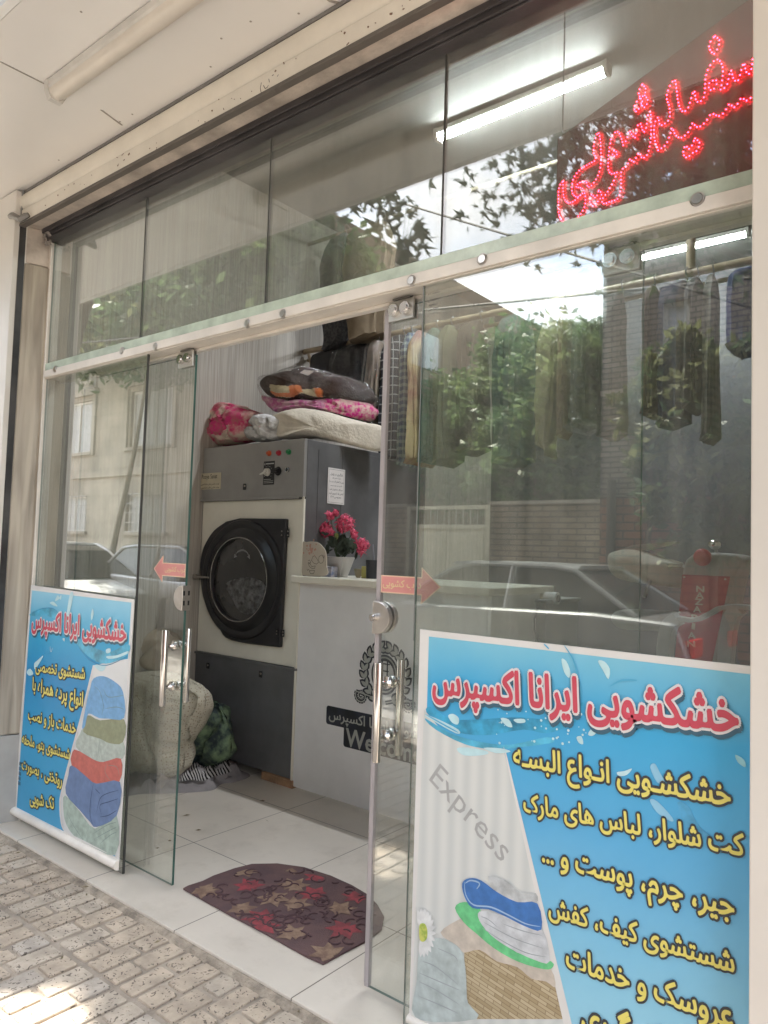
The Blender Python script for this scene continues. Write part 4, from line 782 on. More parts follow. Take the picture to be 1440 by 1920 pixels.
greyf=fabric('grey_cloth',(.26,.24,.24),bs=120); zig=fabric('zigzag_cloth',(.30,.29,.29)); Nn,Ll,b=nodes(zig); tc=Nn.new('ShaderNodeTexCoord'); wv=Nn.new('ShaderNodeTexWave'); wv.wave_type='BANDS'; wv.bands_direction='DIAGONAL'; wv.inputs['Scale'].default_value=30; wv.inputs['Distortion'].default_value=2; Ll.new(tc.outputs['Object'],wv.inputs[0]); r5=Nn.new('ShaderNodeValToRGB'); r5.color_ramp.interpolation='CONSTANT'; r5.color_ramp.elements[0].color=(.02,.02,.02,1); r5.color_ramp.elements[1].position=.5; r5.color_ramp.elements[1].color=(.45,.43,.42,1); Ll.new(wv.outputs['Color'],r5.inputs[0]); Ll.new(r5.outputs[0],b.inputs['Base Color'])
soft('printed_bedsheet','green and navy leaf printed bedsheet heaped behind the dotted sack','bedsheet',c4([(700,1360),(690,1150),(760,1000),(880,800),(880,680),(960,630),(1040,640),(1080,720),(1140,830),(1175,980),(1175,1180),(1110,1260),(1000,1300),(850,1330),(760,1370)]),.98,.09,camo,seed=11,amp=.04,freq=9,crease=1.4,K=24)
soft('laundry_sack','tall off white dotted sheet sack of laundry standing in front of the dryer','laundry',c4([(100,1400),(70,1100),(90,800),(130,500),(180,360),(330,320),(480,330),(600,360),(700,400),(800,450),(905,540),(905,700),(840,860),(740,1050),(695,1130),(690,1300),(640,1420),(560,1440),(400,1440),(200,1430)]),.80,.16,dot,seed=12,amp=.03,freq=6,crease=1.8,K=36)
soft('beige_laundry_bag','pale beige stuffed bag lying on top of the laundry behind the left door handle','laundry',c4([(120,330),(100,150),(150,20),(240,-60),(400,-120),(560,-60),(660,60),(690,250),(640,360),(480,330),(300,300),(200,340)]),.92,.12,fabric('beige_bag',(.46,.38,.29)),seed=14,amp=.03,freq=5,crease=1,K=18)
# floor cloths, lying flat
def ploop(pts,z): return [np.array(OZ(*p,z)) for p in smoothp(pts,5)]
def cloth(name,label,pts,m,h=.05,seed=0,amp=.03,K=12,freq=12,z0=0.):
    B=np.array(ploop(pts,.002+z0)); c=B.mean(0); n=len(B); V=[];Fc=[]
    for j in range(K+1):
        s_=1-j/K
        for i in range(n):
            p=c+(B[i]-c)*s_; hh=h*math.sin(min(1,(1-s_)*2.2)*math.pi/2)
            g=abs(noise.noise(Vector((p[0]*freq+seed,p[1]*freq,seed))))+.5*abs(noise.noise(Vector((p[0]*freq*2.2,p[1]*freq*2.2+seed,3))))
            V.append((p[0],p[1],.001+z0+hh*.5+(amp*g if j else 0)*1.4*min(1,(1-s_)*4)))
    for j in range(K):
        for i in range(n): Fc.append((j*n+i,j*n+(i+1)%n,(j+1)*n+(i+1)%n,(j+1)*n+i))
    mb=MB().add(V,Fc); return tag(obj(name,mb,m,smooth=True,at=(c[0],c[1],0)),label,'cloth')
cloth('floor_cloth','crumpled plain grey cloth spread on the tiles below the laundry sack',[(228,1490),(235,1450),(300,1440),(350,1420),(400,1430),(430,1440),(462,1448),(468,1456),(440,1466),(415,1470),(395,1482),(330,1487),(270,1488)],greyf,h=.05,seed=3,amp=.06,K=18)
cloth('zigzag_scarf','black and white zigzag patterned cloth lying on the grey cloth',[(335,1464),(350,1448),(375,1436),(400,1424),(410,1420),(425,1426),(440,1435),(430,1448),(400,1456),(380,1464),(360,1462)],zig,h=.04,seed=5,amp=.035,z0=.045)
# ---- counter
YC=1.19
xc0,xc1=OY(552,1300,YC)[0],OY(915,1150,YC)[0]; ztop=OY(715,1090,YC-.04)[2]; zt0=OY(715,1104,YC-.04)[2]
ct=thing('reception_counter','white reception counter with dark laurel emblem and welcome lettering','counter',((xc0+xc1)/2,YC,0))
a=MB().box((xc0+.012,YC,.012),(xc1-.0025,YC+.018,zt0-.001)); obj('front_panel',a,CWHITE,ct,bevel=.002)
a=MB().box((xc0-.003,YC-.006,.0),(xc0+.0115,YC+.0165,zt0-.001)); obj('edge_trim',a,CREAM,ct,bevel=.002)
a=MB().box((xc1-.002,YC+.001,.01),(xc1+.016,YC+.55,zt0-.001)); obj('side_panel',a,CWHITE,ct,bevel=.002)
xs0=OY(546,1085,YC-.04)[0]
a=MB(); a.box((xs0,YC-.045,zt0),(xc1+.03,YC-.0015,ztop)); a.box((xm1+.012,YC-.001,zt0+.001),(xc1+.0295,YC+.60,ztop-.0005)); obj('counter_top',a,CREAM,ct,bevel=.004)
# emblem
def c5(pts): return [(540+x/4.8,1160+y/4.8) for x,y in pts]
ye=YC-.0012
EMD=mat('emblem_black',(.018,.020,.024),.45,var=.2,vs_=8,col2=(.03,.035,.055)); EML=mat('emblem_silver',(.44,.45,.41),.45,var=.06)
cE=OY(*c5([(868,560)])[0],ye); xE=cE[0]; zE=cE[2]
rE=(OY(*c5([(868,275)])[0],ye)[2]-OY(*c5([(868,790)])[0],ye)[2])/2*.96
zE=(OY(*c5([(868,275)])[0],ye)[2]+OY(*c5([(868,790)])[0],ye)[2])/2
bL=OY(*c5([(345,860)])[0],ye); hw=xE-bL[0]; zb1,zb0=OY(*c5([(345,778)])[0],ye)[2],OY(*c5([(345,945)])[0],ye)[2]
wL=OY(*c5([(500,1060)])[0],ye); hw2=xE-wL[0]; zw0=OY(*c5([(500,1150)])[0],ye)[2]
def rrect(x0,x1,z0,z1,r,y):
    o=[]
    for cx,cz,a0 in ((x1-r,z1-r,0),(x0+r,z1-r,90),(x0+r,z0+r,180),(x1-r,z0+r,270)):
        for k in range(6): t=math.radians(a0+18*k); o.append(Vector((cx+r*math.cos(t),y,cz+r*math.sin(t))))
    return o
a=MB(); a.prism(rrect(xE-hw,xE+hw,zb0,zb1,.014,ye),(0,.0004,0)); a.prism(rrect(xE-hw2,xE+hw2,zw0,zb0+.03,.014,ye+.0005),(0,.0004,0)); bnd=obj('emblem_band',a,EMD,ct)
a=MB(); lettering(a,'خشکشویی ایرانا اکسپرس',(xE-hw+.020,ye-.0006,(zb0+zb1)/2-.002),(xE+hw-.020,ye-.0006,(zb0+zb1)/2-.002),.018,hs=1.35,maxh=(zb1-zb0)*.74); obj('emblem_lettering',a,EML,bnd)
a=MB(); lettering(a,'Welcome',(xE-hw2+.018,ye-.0006,(zw0+zb0)/2+.004),(xE+hw2-.018,ye-.0006,(zw0+zb0)/2+.004),.022,fa=False,hs=1.05); obj('emblem_lettering',a,EML,bnd)
dk=MB(); lt=MB(); zE2=zE+.015; R1=rE*.86
def ringflat(mb,x,z,ro,ri,y,sx=1.,n=48,a0=0,a1=360):
    v=[];k=n
    for i in range(k+1):
        t=math.radians(a0+(a1-a0)*i/k); v+= [(x+sx*ro*math.cos(t),y,z+ro*math.sin(t)),(x+sx*ri*math.cos(t),y,z+ri*math.sin(t))]
    mb.add(v,[(2*i,2*i+1,2*i+3,2*i+2) for i in range(k)])
ringflat(dk,xE,zE2,rE*.74,rE*.50,ye-.0002,.86); ringflat(lt,xE,zE2,rE*.66,rE*.60,ye-.0007,.86)
def leaf(mb,x,z,ang,l,w_,y):
    t=math.radians(ang); d=np.array([math.cos(t),math.sin(t)]); n_=np.array([-d[1],d[0]]); P=[]
    for s_,ww in ((0,0),(.25,.8),(.5,1),(.75,.7),(1,0),(.75,-.7),(.5,-1),(.25,-.8)): q=np.array([x,z])+d*l*s_+n_*w_*.5*ww; P.append((q[0],y,q[1]))
    mb.add(P,[tuple(range(8))])
i_=0
for sgn in (-1,1):
    for k in range(9):
        t=math.radians(-68+k*17.5); x=xE+sgn*rE*.98*math.cos(t); z=zE2+rE*.98*math.sin(t)
        for da,sc in ((28,1),(-30,1)):
            ta=math.degrees(t)+90+da; ta=ta if sgn>0 else 180-ta
            i_+=1
            leaf(dk,x,z,ta,.058,.040,ye-.0001-.00003*(i_%7)); leaf(lt,x+.0*sgn,z,ta,.046,.021,ye-.0006-.00003*(i_%3))
    # scroll
    for r0,dk_,wd,yy in ((.040,dk,.020,ye-.0003),(.040,lt,.006,ye-.0009)):
        pts=[]; cx2,cz2=xE+sgn*rE*1.10,zE2-rE*.93
        for k in range(26):
            t=k*.42; r_=r0*(1-k/30); pts.append((cx2+sgn*r_*math.cos(t+2.6)*-1,cz2+r_*math.sin(t+2.6)*.9))
        pts=[(xE+sgn*.01,cz2-.012),(xE+sgn*rE*.5,cz2+.004)]+pts
        for p,q in zip(pts[:-1],pts[1:]):
            p=np.array(p);q=np.array(q);d=(q-p)/(np.linalg.norm(q-p)+1e-9);n_=np.array([-d[1],d[0]])*wd/2; dk_.add([(p[0]-n_[0],yy,p[1]-n_[1]),(p[0]+n_[0],yy,p[1]+n_[1]),(q[0]+n_[0],yy,q[1]+n_[1]),(q[0]-n_[0],yy,q[1]-n_[1])],[(0,1,2,3)]); yy-=.000005
for k,wd in enumerate((.09,.07,.05,.03)): dk.box((xE-.005-wd*.35,ye-.0005,zE2+.05-k*.035),(xE+wd*.35,ye-.0003,zE2+.056-k*.035))
dk.box((xE-.020,ye-.0006,zE2-.06),(xE-.012,ye-.0004,zE2+.07)); dk.box((xE+.012,ye-.0006,zE2-.06),(xE+.020,ye-.0004,zE2+.07))
obj('laurel_backing',dk,EMD,ct); obj('laurel_emblem',lt,EML,ct)
# ---- things on the counter
def c6(pts): return [(560+x/9,940+y/9) for x,y in pts]
ztp=ztop
yo_=1.197
o=MB().prism([Vector(OY(*p,yo_)) for p in smoothp(c6([(62,1250),(62,720),(120,690),(230,678),(330,700),(400,760),(450,840),(470,950),(468,1080),(460,1250)]),3)],(0,.006,0))
zmin=min(v[2] for v in o.v); o.v=[(v[0],v[1],max(v[2],ztp)) for v in o.v]
oc=obj('oval_board',o,mat('board_cream',(.52,.46,.38),.5,var=.03),at=tuple(OY(590,1078,yo_)),bevel=.0015); tag(oc,'cream oval board with drawn petals at the left end of the counter','board')
a=MB()
for pg in ([(215,1000),(240,930),(270,920),(310,970),(335,1030),(300,1060),(250,1040),(218,1000)],[(335,1000),(345,930),(390,905),(430,930),(420,1000),(400,1040),(360,1045),(337,1000)],[(160,1040),(190,1050),(220,1100),(280,1090),(270,1130),(220,1130),(180,1100),(160,1040)],[(180,1180),(220,1160),(270,1170),(250,1220),(200,1220),(180,1180)],[(140,1140),(150,1165),(170,1150),(185,1170)],[(160,1000),(185,990),(205,1030),(190,1045),(165,1025)],[(400,920),(420,960),(432,915)]): 
    P=c6(pg); stroke(a,P,yo_-.0006,.0011)
obj('line_drawing',a,INK,oc)
a=MB()
for i in range(26):
    c=OY(*c6([(rng.normal(205,45),rng.normal(810,45))])[0],yo_-.0005-.00001*i); a.cyl(c,(c[0],c[1]-.0002,c[2]),rng.uniform(.003,.008),7)
obj('faint_roses',a,mat('rose_print',(.50,.28,.22),.5),oc)
# flower pot
yp_=1.36; pc_=OY(*c6([(640,1245)])[0],yp_); ph=OY(*c6([(640,935)])[0],yp_)[2]-ztp; rw=(OY(*c6([(825,940)])[0],yp_)[0]-OY(*c6([(450,940)])[0],yp_)[0])/2
pot=thing('flower_pot','white square pot of pink artificial geraniums on the counter','potted plant',(pc_[0],yp_,ztp))
V=[];x_=pc_[0]+.005
for s_,z_ in ((.60,ztp),(1,ztp+ph),(.90,ztp+ph),(.86,ztp+ph-.02)):
    r_=rw*s_; V+=[(x_-r_,yp_-r_*.6,z_),(x_+r_,yp_-r_*.6,z_),(x_+r_,yp_+r_*.6,z_),(x_-r_,yp_+r_*.6,z_)]
F_=[(0,1,2,3)]+[(4*j+i,4*j+(i+1)%4,4*j+4+(i+1)%4,4*j+4+i) for j in range(3) for i in range(4)]+[(12,13,14,15)]
obj('pot',MB().add(V,F_),mat('pot_white',(.62,.60,.58),.3),pot,bevel=.002)
bl_=[((530,250),.020),((620,200),.014),((790,370),.046),((450,480),.036),((530,540),.022),((920,540),.015),((945,590),.012),((1070,740),.034),((1040,820),.020),((700,450),.02)]
fp=MB(); stems=MB()
for (cx,cy),r_ in bl_:
    c=np.array(OY(*c6([(cx,cy)])[0],yp_+rng.uniform(-.03,.02)))
    npet=int(50+r_*4200)
    for i in range(npet):
        d=rng.normal(size=3); d/=np.linalg.norm(d); rr=r_*(.80+.38*rng.random()); p=c+d*rr*[1,.8,1]
        t=np.cross(d,rng.normal(size=3)); t/=np.linalg.norm(t); b2=np.cross(d,t); s_=.007+.004*rng.random()
        up=d*.004*rng.normal()
        fp.add([p-t*s_,p-b2*s_*.8+up,p+t*s_+up*2,p+b2*s_*.8],[(0,1,2,3)],int(rng.random()<.4))
    stems.tube([(x_,yp_,ztp+ph-.02),((x_+c[0])/2,yp_,(ztp+ph+c[2])/2+.01),tuple(c)],.0022,6)
obj('blossoms',fp,[mat('petal_pink',(.85,.15,.26),.6,var=.1,vs_=60),mat('petal_rose',(.72,.07,.16),.6,var=.1,vs_=60)],pot)
obj('stems',stems,mat('stem_green',(.06,.10,.04),.6),pot)
lf=MB()
for i in range(46):
    cx,cy=rng.normal(700,150),rng.normal(740,85)
    if cx<420: cx=460
    c=np.array(OY(*c6([(cx,cy)])[0],yp_+rng.uniform(-.05,.03))); r_=rng.uniform(.016,.028); n_=np.array([rng.normal()*.5,-1,rng.normal()*.6+.3]); n_/=np.linalg.norm(n_); t=np.cross(n_,[0,0,1]); t/=np.linalg.norm(t); b2=np.cross(n_,t)
    P_=[c+(t*math.cos(q)+b2*math.sin(q))*r_*(1+.12*math.sin(5*q)) for q in np.linspace(0,2*math.pi,15)[:-1]]
    lf.add([c-n_*-.004]+P_,[(0,k+1,(k+1)%14+1) for k in range(14)])
obj('leaves',lf,mat('dark_leaf',(.045,.060,.040),.6,var=.2,vs_=20),pot)
c=np.array(OY(*c6([(640,590)])[0],yp_-.05)); lg=MB().add([c]+[c+np.array([.015*math.cos(q),.003*math.sin(2*q),.019*math.sin(q)]) for q in np.linspace(0,2*math.pi,11)[:-1]],[(0,k+1,(k+1)%10+1) for k in range(10)]); obj('bud_leaf',lg,mat('bud_green',(.22,.26,.08),.5),pot)
def boxthing(name,label,cat,pxL,pxR,y,m,dpt=.05,h=None,bev=.002,z0_=None):
    A=OY(*pxL,y);B=OY(*pxR,y); z0_=ztp if z0_ is None else z0_
    o=obj(name,MB().box((A[0],y,z0_),(B[0],y+dpt,A[2])),m,at=((A[0]+B[0])/2,y,z0_),bevel=bev); return tag(o,label,cat),A,B
tb_=mat('tissue_blue',(.20,.24,.36),.5,var=.2,vs_=40,col2=(.48,.46,.50)); boxthing('tissue_box','small blue and white patterned box in front of the oval board','box',c6([(295,1090)])[0],c6([(558,1090)])[0],1.26,tb_)
boxthing('sponge_block','small yellow green block on the counter beside the dark pen cup','block',c6([(1060,1095)])[0],c6([(1160,1095)])[0],1.36,mat('yellow_green',(.42,.38,.12),.7),.03)
A=OY(*c6([(1010,1140)])[0],1.38); o=MB().tube([(A[0],1.38,ztp),(A[0],1.38,ztp+.012),(A[0],1.38,A[2])],[.010,.018,.026],20); tag(obj('small_bowl',o,mat('tan_bowl',(.34,.29,.20),.6),smooth=True,at=(A[0],1.38,ztp)),'tiny tan bowl left of the yellow green block','bowl')
A=OY(*c6([(1250,990)])[0],1.38); cup=thing('pen_cup','dark plastic pen cup at the right of the flower pot','cup',(A[0],1.38,ztp)); obj('cup',MB().tube([(A[0],1.38,ztp),(A[0],1.38,A[2])],[.033,.038],24),mat('navy_plastic',(.022,.024,.032),.4),cup,smooth=True)
obj('pen',MB().tube([(A[0]+.02,1.38,ztp+.03),(A[0]+.006,1.37,A[2]+.085)],.0035,8),mat('pen_silver',(.35,.36,.42),.3,metal=.5),cup)
# label printer on a grey cabinet to the right of the counter
A=OY(918,1100,1.62);B=OY(1022,1200,1.62)
cab=thing('grey_cabinet','plain grey cabinet standing behind the right end of the counter','cabinet',((A[0]+B[0])/2,1.62,0))
obj('body',MB().box((A[0],1.62,0),(B[0],2.0,OY(980,1128,1.62)[2])),mat('cabinet_grey',(.22,.24,.24),.5),cab,bevel=.004); zcab=OY(980,1128,1.62)[2]
obj('top',MB().box((A[0]-.01,1.61,zcab+.0005),(B[0]+.01,2.01,zcab+.016)),mat('cabinet_grey'),cab,bevel=.002)
pm=thing('label_printer','small cream roll printer with a round cap on the grey cabinet','printer',(OY(1018,1125,1.66)[0],1.66,zcab+.017))
A=OY(990,1105,1.66);B=OY(1016,1105,1.66); obj('body',MB().box((A[0],1.66,zcab+.017),(B[0],1.76,A[2])),mat('printer_cream',(.50,.50,.40),.5),pm,bevel=.003)
A=OY(1014,1121,1.66);B=OY(1036,1121,1.66); rr=(OY(1014,1110,1.66)[2]-OY(1014,1133,1.66)[2])/2
obj('paper_roll',MB().cyl((A[0],1.70,A[2]),(B[0]+.01,1.70,A[2]),rr,28),mat('roll_white',(.62,.62,.62),.5),pm,smooth=True)
obj('roll_core',MB().cyl((B[0]+.0105,1.70,A[2]),(B[0]+.014,1.70,A[2]),rr*.6,20),BLACKP,pm)
w_=MB().tube([OY(1010,1140,1.60),OY(1002,1160,1.60),OY(1002,1180,1.60),OY(1010,1205,1.60)],.004,8); obj('power_cable',w_,BLACKP,pm,smooth=True)
# ---- ironing press with red panel
YI=.95
def ob_(px,py,y): return Vector(OY(px,py,y))
ip=thing('steam_press','grey garment steam press with red front panel and white padded boards','press',(OY(1320,1150,YI)[0],YI,0))
hs_=mat('press_grey',(.33,.34,.33),.4,var=.06); redp=mat('press_red',(.36,.022,.045),.35,var=.06)
hp=[(1278,1076),(1284,1050),(1300,1038),(1345,1036),(1380,1040),(1392,1052),(1376,1080),(1338,1250),(1262,1250)]
obj('column',MB().prism([ob_(*p,YI) for p in hp],(0,.22,0)),hs_,ip,bevel=.012,seg=3)
obj('red_panel',MB().prism([ob_(*p,YI-.006) for p in [(1279,1077),(1369,1081),(1334,1245),(1264,1243)]],(0,.005,0)),redp,ip,bevel=.002)
a=MB()
for ch,px,py in (('N',1313,1104),('A',1312,1116),('Z',1310,1128),('A',1307,1142),('R',1304,1158),('I',1300,1174),('A',1297,1191),('N',1296,1207)):
    P_=Vector(OY(px-7 if ch!='I' else px-2,py,YI-.0075));Q_=Vector(OY(px+7 if ch!='I' else px+2,py+.7,YI-.0075)); lettering(a,ch,P_,Q_,.03,fa=False,fixh=.020)
obj('panel_lettering',a,mat('letter_cream',(.62,.58,.50),.5),ip)
a=MB()
for p in ((1283,1082),(1360,1086),(1274,1148)): c=ob_(*p,YI-.0065); a.cyl(c,c+Vector((0,-.003,0)),.0035,10)
obj('panel_screw',a,BRUSHED,ip)
c=ob_(1317,1045,YI-.02); obj('red_knob',MB().ball(c,.030,20,sq=(1,.6,1)),mat('knob_red',(.45,.02,.04),.3),ip,smooth=True)
c=ob_(1340,1021,YI+.05); a=MB().ball(c,.022,16,sq=(1,1,.8)); a.tube([c,ob_(1345,1045,YI+.08)],.006,8); obj('pressure_gauge',a,CHROME,ip,smooth=True)
padm=fabric('press_pad',(.52,.50,.44))
obj('upper_pad',pillow([(1146,1040),(1160,1033),(1190,1030),(1240,1045),(1282,1060),(1280,1100),(1240,1098),(1180,1090),(1155,1078),(1146,1060)],YI+.12,.12,seed=21,amp=.008,K=12),padm,ip,smooth=True)
obj('lower_pad',pillow([(1152,1160),(1158,1146),(1180,1142),(1230,1144),(1270,1150),(1268,1182),(1220,1182),(1170,1178)],YI+.12,.12,seed=22,amp=.006,K=12),mat('lower_pad_grey',(.36,.38,.37),.8),ip,smooth=True)
a=MB(); a.prism([ob_(*p,YI+.10) for p in [(1156,1033),(1185,1022),(1268,1015),(1268,1019),(1190,1036)]],(0,.04,0)); a.tube([ob_(1236,1062,YI+.05),ob_(1222,1080,YI+.03),ob_(1208,1120,YI)],.008,8); obj('lift_arm',a,mat('arm_grey',(.30,.30,.29),.5),ip)
a=MB(); a.box(OY(1215,1060,YI+.04)-np.array([0,0,.004]),OY(1280,1060,YI+.04)+np.array([0,.02,.004])); obj('chrome_bar',a,CHROME,ip)
a=MB(); bx0=OY(1262,1250,YI)[0]; a.box((bx0-.06,YI+.02,0),(bx0+.26,YI+.35,.90)); obj('base',a,hs_,ip,bevel=.01)
# ---- plastic chair
ch=thing('plastic_chair','grey white plastic armchair in front of the red press, behind the glass','chair',(OY(1310,1200,.5)[0],.5,0)); pcm=mat('chair_plastic',(.42,.44,.44),.35,var=.04)
def ribz(pts,y,w,d,m,nm):
    V=[Vector(OY(*p,y)) for p in smoothp(pts,4,False)]; a=MB(); n=len(V)
    for i,v in enumerate(V):
        dd=(V[min(i+1,n-1)]-V[max(i-1,0)]).normalized(); s_=Vector((0,1,0)).cross(dd)*w*.5
        a.v+= [tuple(v-s_),tuple(v+s_),tuple(v+s_+Vector((0,d,0))),tuple(v-s_+Vector((0,d,0)))]
    for i in range(n-1):
        for k in range(4): a.f.append((4*i+k,4*i+(k+1)%4,4*i+4+(k+1)%4,4*i+4+k)); a.m.append(0)
    a.f+=[(0,1,2,3),(4*n-4,4*n-3,4*n-2,4*n-1)]; a.m+=[0,0]
    return obj(nm,a,m,ch,smooth=False,bevel=.002)
ribz([(1240,1262),(1244,1200),(1252,1172),(1268,1160)],.42,.035,.05,pcm,'front_leg')
ribz([(1356,1262),(1360,1200),(1368,1158),(1384,1142)],.42,.035,.05,pcm,'front_leg')
ribz([(1268,1160),(1300,1163),(1330,1150),(1350,1140),(1390,1138),(1420,1144)],.42,.012,.04,pcm,'armrest')
A=OY(1240,1262,.42); B=OY(1360,1262,.42)
obj('seat',MB().box((A[0],.40,.40),(B[0]+.05,.80,.43)),pcm,ch,bevel=.01); 
obj('rear_leg',MB().box((A[0],.76,0),(A[0]+.03,.79,.40)),pcm,ch); obj('rear_leg',MB().box((B[0]+.02,.76,0),(B[0]+.05,.79,.40)),pcm,ch)
a=MB(); a.box((A[0],.42,0),(A[0]+.03,.45,.62)); obj('front_leg',a,pcm,ch); obj('front_leg',MB().box((B[0]+.02,.42,0),(B[0]+.05,.45,.62)),pcm,ch)
# ---- clothes rails and clothes
YR=2.05; zr=OY(570,660,YR)[2]
railm=mat('rail_cream',(.36,.285,.19),.4,var=.08); 
rl=thing('clothes_rail','long cream double clothes rail across the shop above the counter','clothes rail',(-1.2,YR,zr))
obj('rail_tube',MB().tube([(XL+.004,YR,zr),(.9,YR,zr)],.020,14),railm,rl,smooth=True); obj('rail_tube',MB().tube([(XL+.004,YR+.04,zr-.055),(.9,YR+.04,zr-.055)],.012,12),railm,rl,smooth=True)
e=OY(572,668,YR+.02); obj('rail_bracket',MB().tube([(XL+.03,YR+.02,zr-.02),(XL+.06,YR+.02,zr-.10),(XL+.045,YR+.02,zr-.22),(XL+.01,YR+.02,zr-.30)],.012,10),railm,rl,smooth=True)
c=OY(1295,500,YR); obj('rail_hanger',MB().tube([(c[0],YR,zr+.015),(c[0],YR,ZC-.001)],.022,10),railm,rl,smooth=True)
z2_=OY(920,345,YR)[2]; rl2=thing('clothes_rail','thin upper clothes rail near the ceiling','clothes rail',(-1.2,YR,z2_))
obj('rail_tube',MB().tube([(XL+.004,YR,z2_),(XR-.004,YR,z2_)],.014,12),mat('rail_dull',(.22,.19,.14),.5),rl2,smooth=True)
def drape(pts,y,depth,seed,amp):
    ys_=[p[1] for p in pts]; ya,yb9=min(ys_)+.5,max(ys_)-.5; R=26; n=40; V=[];Fc=[]; off=seed*3.7
    for j in range(R):
        t=j/(R-1); py=ya+(yb9-ya)*t; xs9=[]
        for a_,b_ in zip(pts,pts[1:]+pts[:1]):
            if (a_[1]>py)!=(b_[1]>py): xs9.append(a_[0]+(b_[0]-a_[0])*(py-a_[1])/(b_[1]-a_[1]))
        if len(xs9)<2: xs9=[pts[0][0]-1,pts[0][0]+1]
        A=OY(min(xs9),py,y);B=OY(max(xs9),py,y); cx=(A[0]+B[0])/2; hw_=max(.004,(B[0]-A[0])/2); z=(A[2]+B[2])/2; dd=depth*min(1,.35+t*5)*(1+.25*t)
        for i in range(n):
            ph=2*math.pi*i/n; c_,s_=math.cos(ph),math.sin(ph); c2_=math.copysign(abs(c_)**.7,c_); s2_=math.copysign(abs(s_)**.7,s_)
            g=noise.noise(Vector((c_*2.6+off,s_*2.6,z*1.1)))*.9+.5*noise.noise(Vector((c_*6+off,s_*6,z*2.0)))+.3*noise.noise(Vector((c_*3+off,z*9,s_*3)))
            k9=1+g*.30*min(1,t*3+.15); V.append((cx+hw_*c2_*k9,y+dd*s2_*k9,z+(.012*noise.noise(Vector((c_*2+off,s_*2,1))) if j==R-1 else 0)))
    for j in range(R-1):
        for i in range(n): Fc.append((j*n+i,(j+1)*n+i,(j+1)*n+(i+1)%n,j*n+(i+1)%n))
    Fc.append(tuple(range(n))); Fc.append(tuple(range((R-1)*n,R*n))[::-1])
    return MB().add(V,Fc)
def garment(label,pts,m,y=None,seed=0,cover=False,depth=.10,cat='garment',top=None,amp=.02):
    y=YR-.02 if y is None else y
    mb=drape(pts,y,depth,seed,amp)
    zt9=max(v[2] for v in mb.v); i=max(range(len(mb.v)),key=lambda i:mb.v[i][2]); hx=mb.v[i][0]; zr_=top or zr
    t=thing('hanging_garment',label,cat,(hx,y,zt9),'clothes hanging on the rails')
    obj('cloth_body',mb,m,t,smooth=True)
    h=[(hx,y,zt9-.01),(hx,y,zr_-.03),(hx+.0,y-.024,zr_),(hx,y,zr_+.026),(hx,y+.03,zr_+.006)]
    if zr_>zt9-.06: obj('hanger_hook',MB().tube(h,.0035,6),mat('hook_wire',(.3,.3,.3),.3,metal=.8),t,smooth=True)
    if cover: mx9=np.mean([q[0] for q in pts]); obj('plastic_cover',drape([((p[0]-mx9)*1.25+mx9,p[1]+(8 if p[1]>700 else -2)) for p in pts],y,depth+.02,seed+3,amp*1.6),film,t,smooth=True)
    return t
def ry(px): return 660-.193*(px-570)
def gp(x0,x1,yb,ys=8,skew=0): 
    xm=(x0+x1)/2; return [(xm-3,ry(xm)+4),(xm+3,ry(xm)+4),(x1-2,ry(x1)+ys),(x1,ry(x1)+ys+40),(x1+skew,(ry(x1)+yb)/2),(x1+skew,yb),(x0+skew,yb+2),(x0+skew,(ry(x0)+yb)/2),(x0,ry(x0)+ys+40),(x0+2,ry(x0)+ys)]
def plaid(name,base,l1,sc=16,l2=None):
    m=fabric(name,base); Nn,Ll,b=nodes(m); tc=Nn.new('ShaderNodeTexCoord'); w_=[]; sp=Nn.new('ShaderNodeSeparateXYZ'); Ll.new(tc.outputs['Object'],sp.inputs[0])
    ad=Nn.new('ShaderNodeMath'); ad.operation='ADD'; Ll.new(sp.outputs[0],ad.inputs[0]); Ll.new(sp.outputs[1],ad.inputs[1]); outs=[]
    for s_ in (ad.outputs[0],sp.outputs[2]):
        mu=Nn.new('ShaderNodeMath'); mu.operation='MULTIPLY'; mu.inputs[1].default_value=sc; Ll.new(s_,mu.inputs[0]); fr=Nn.new('ShaderNodeMath'); fr.operation='FRACT'; Ll.new(mu.outputs[0],fr.inputs[0]); gt=Nn.new('ShaderNodeMath'); gt.operation='LESS_THAN'; gt.inputs[1].default_value=.13 if l2 is None else .45; Ll.new(fr.outputs[0],gt.inputs[0]); outs.append(gt)
    mxn=Nn.new('ShaderNodeMath'); mxn.operation='MAXIMUM' if l2 is None else 'ADD'; Ll.new(outs[0].outputs[0],mxn.inputs[0]); Ll.new(outs[1].outputs[0],mxn.inputs[1])
    mm=Nn.new('ShaderNodeMath'); mm.operation='MULTIPLY'; mm.inputs[1].default_value=1 if l2 is None else .5; Ll.new(mxn.outputs[0],mm.inputs[0])
    mx_=Nn.new('ShaderNodeMixRGB'); mx_.inputs[1].default_value=(*base,1); mx_.inputs[2].default_value=(*l1,1); Ll.new(mm.outputs[0],mx_.inputs[0]); Ll.new(mx_.outputs[0],b.inputs['Base Color']); return m
F=fabric
garment('beige trousers hanging from the upper rail, first right of the dark lace dress',[(690,420),(722,415),(735,470),(728,560),(722,640),(704,636),(690,642),(664,642),(655,600),(648,500),(655,430)],F('beige_cloth',(0.216,0.169,0.115)),y=1.95,seed=1,depth=.07,top=z2_)
garment('black lace dress hanging from the upper rail above the dryer',[(625,440),(650,438),(656,520),(655,600),(650,640),(632,660),(618,662),(610,600),(606,500)],F('black_lace',(.05,.05,.055),(.09,.09,.09),vs_=60),y=2.0,seed=2,depth=.07,top=z2_)
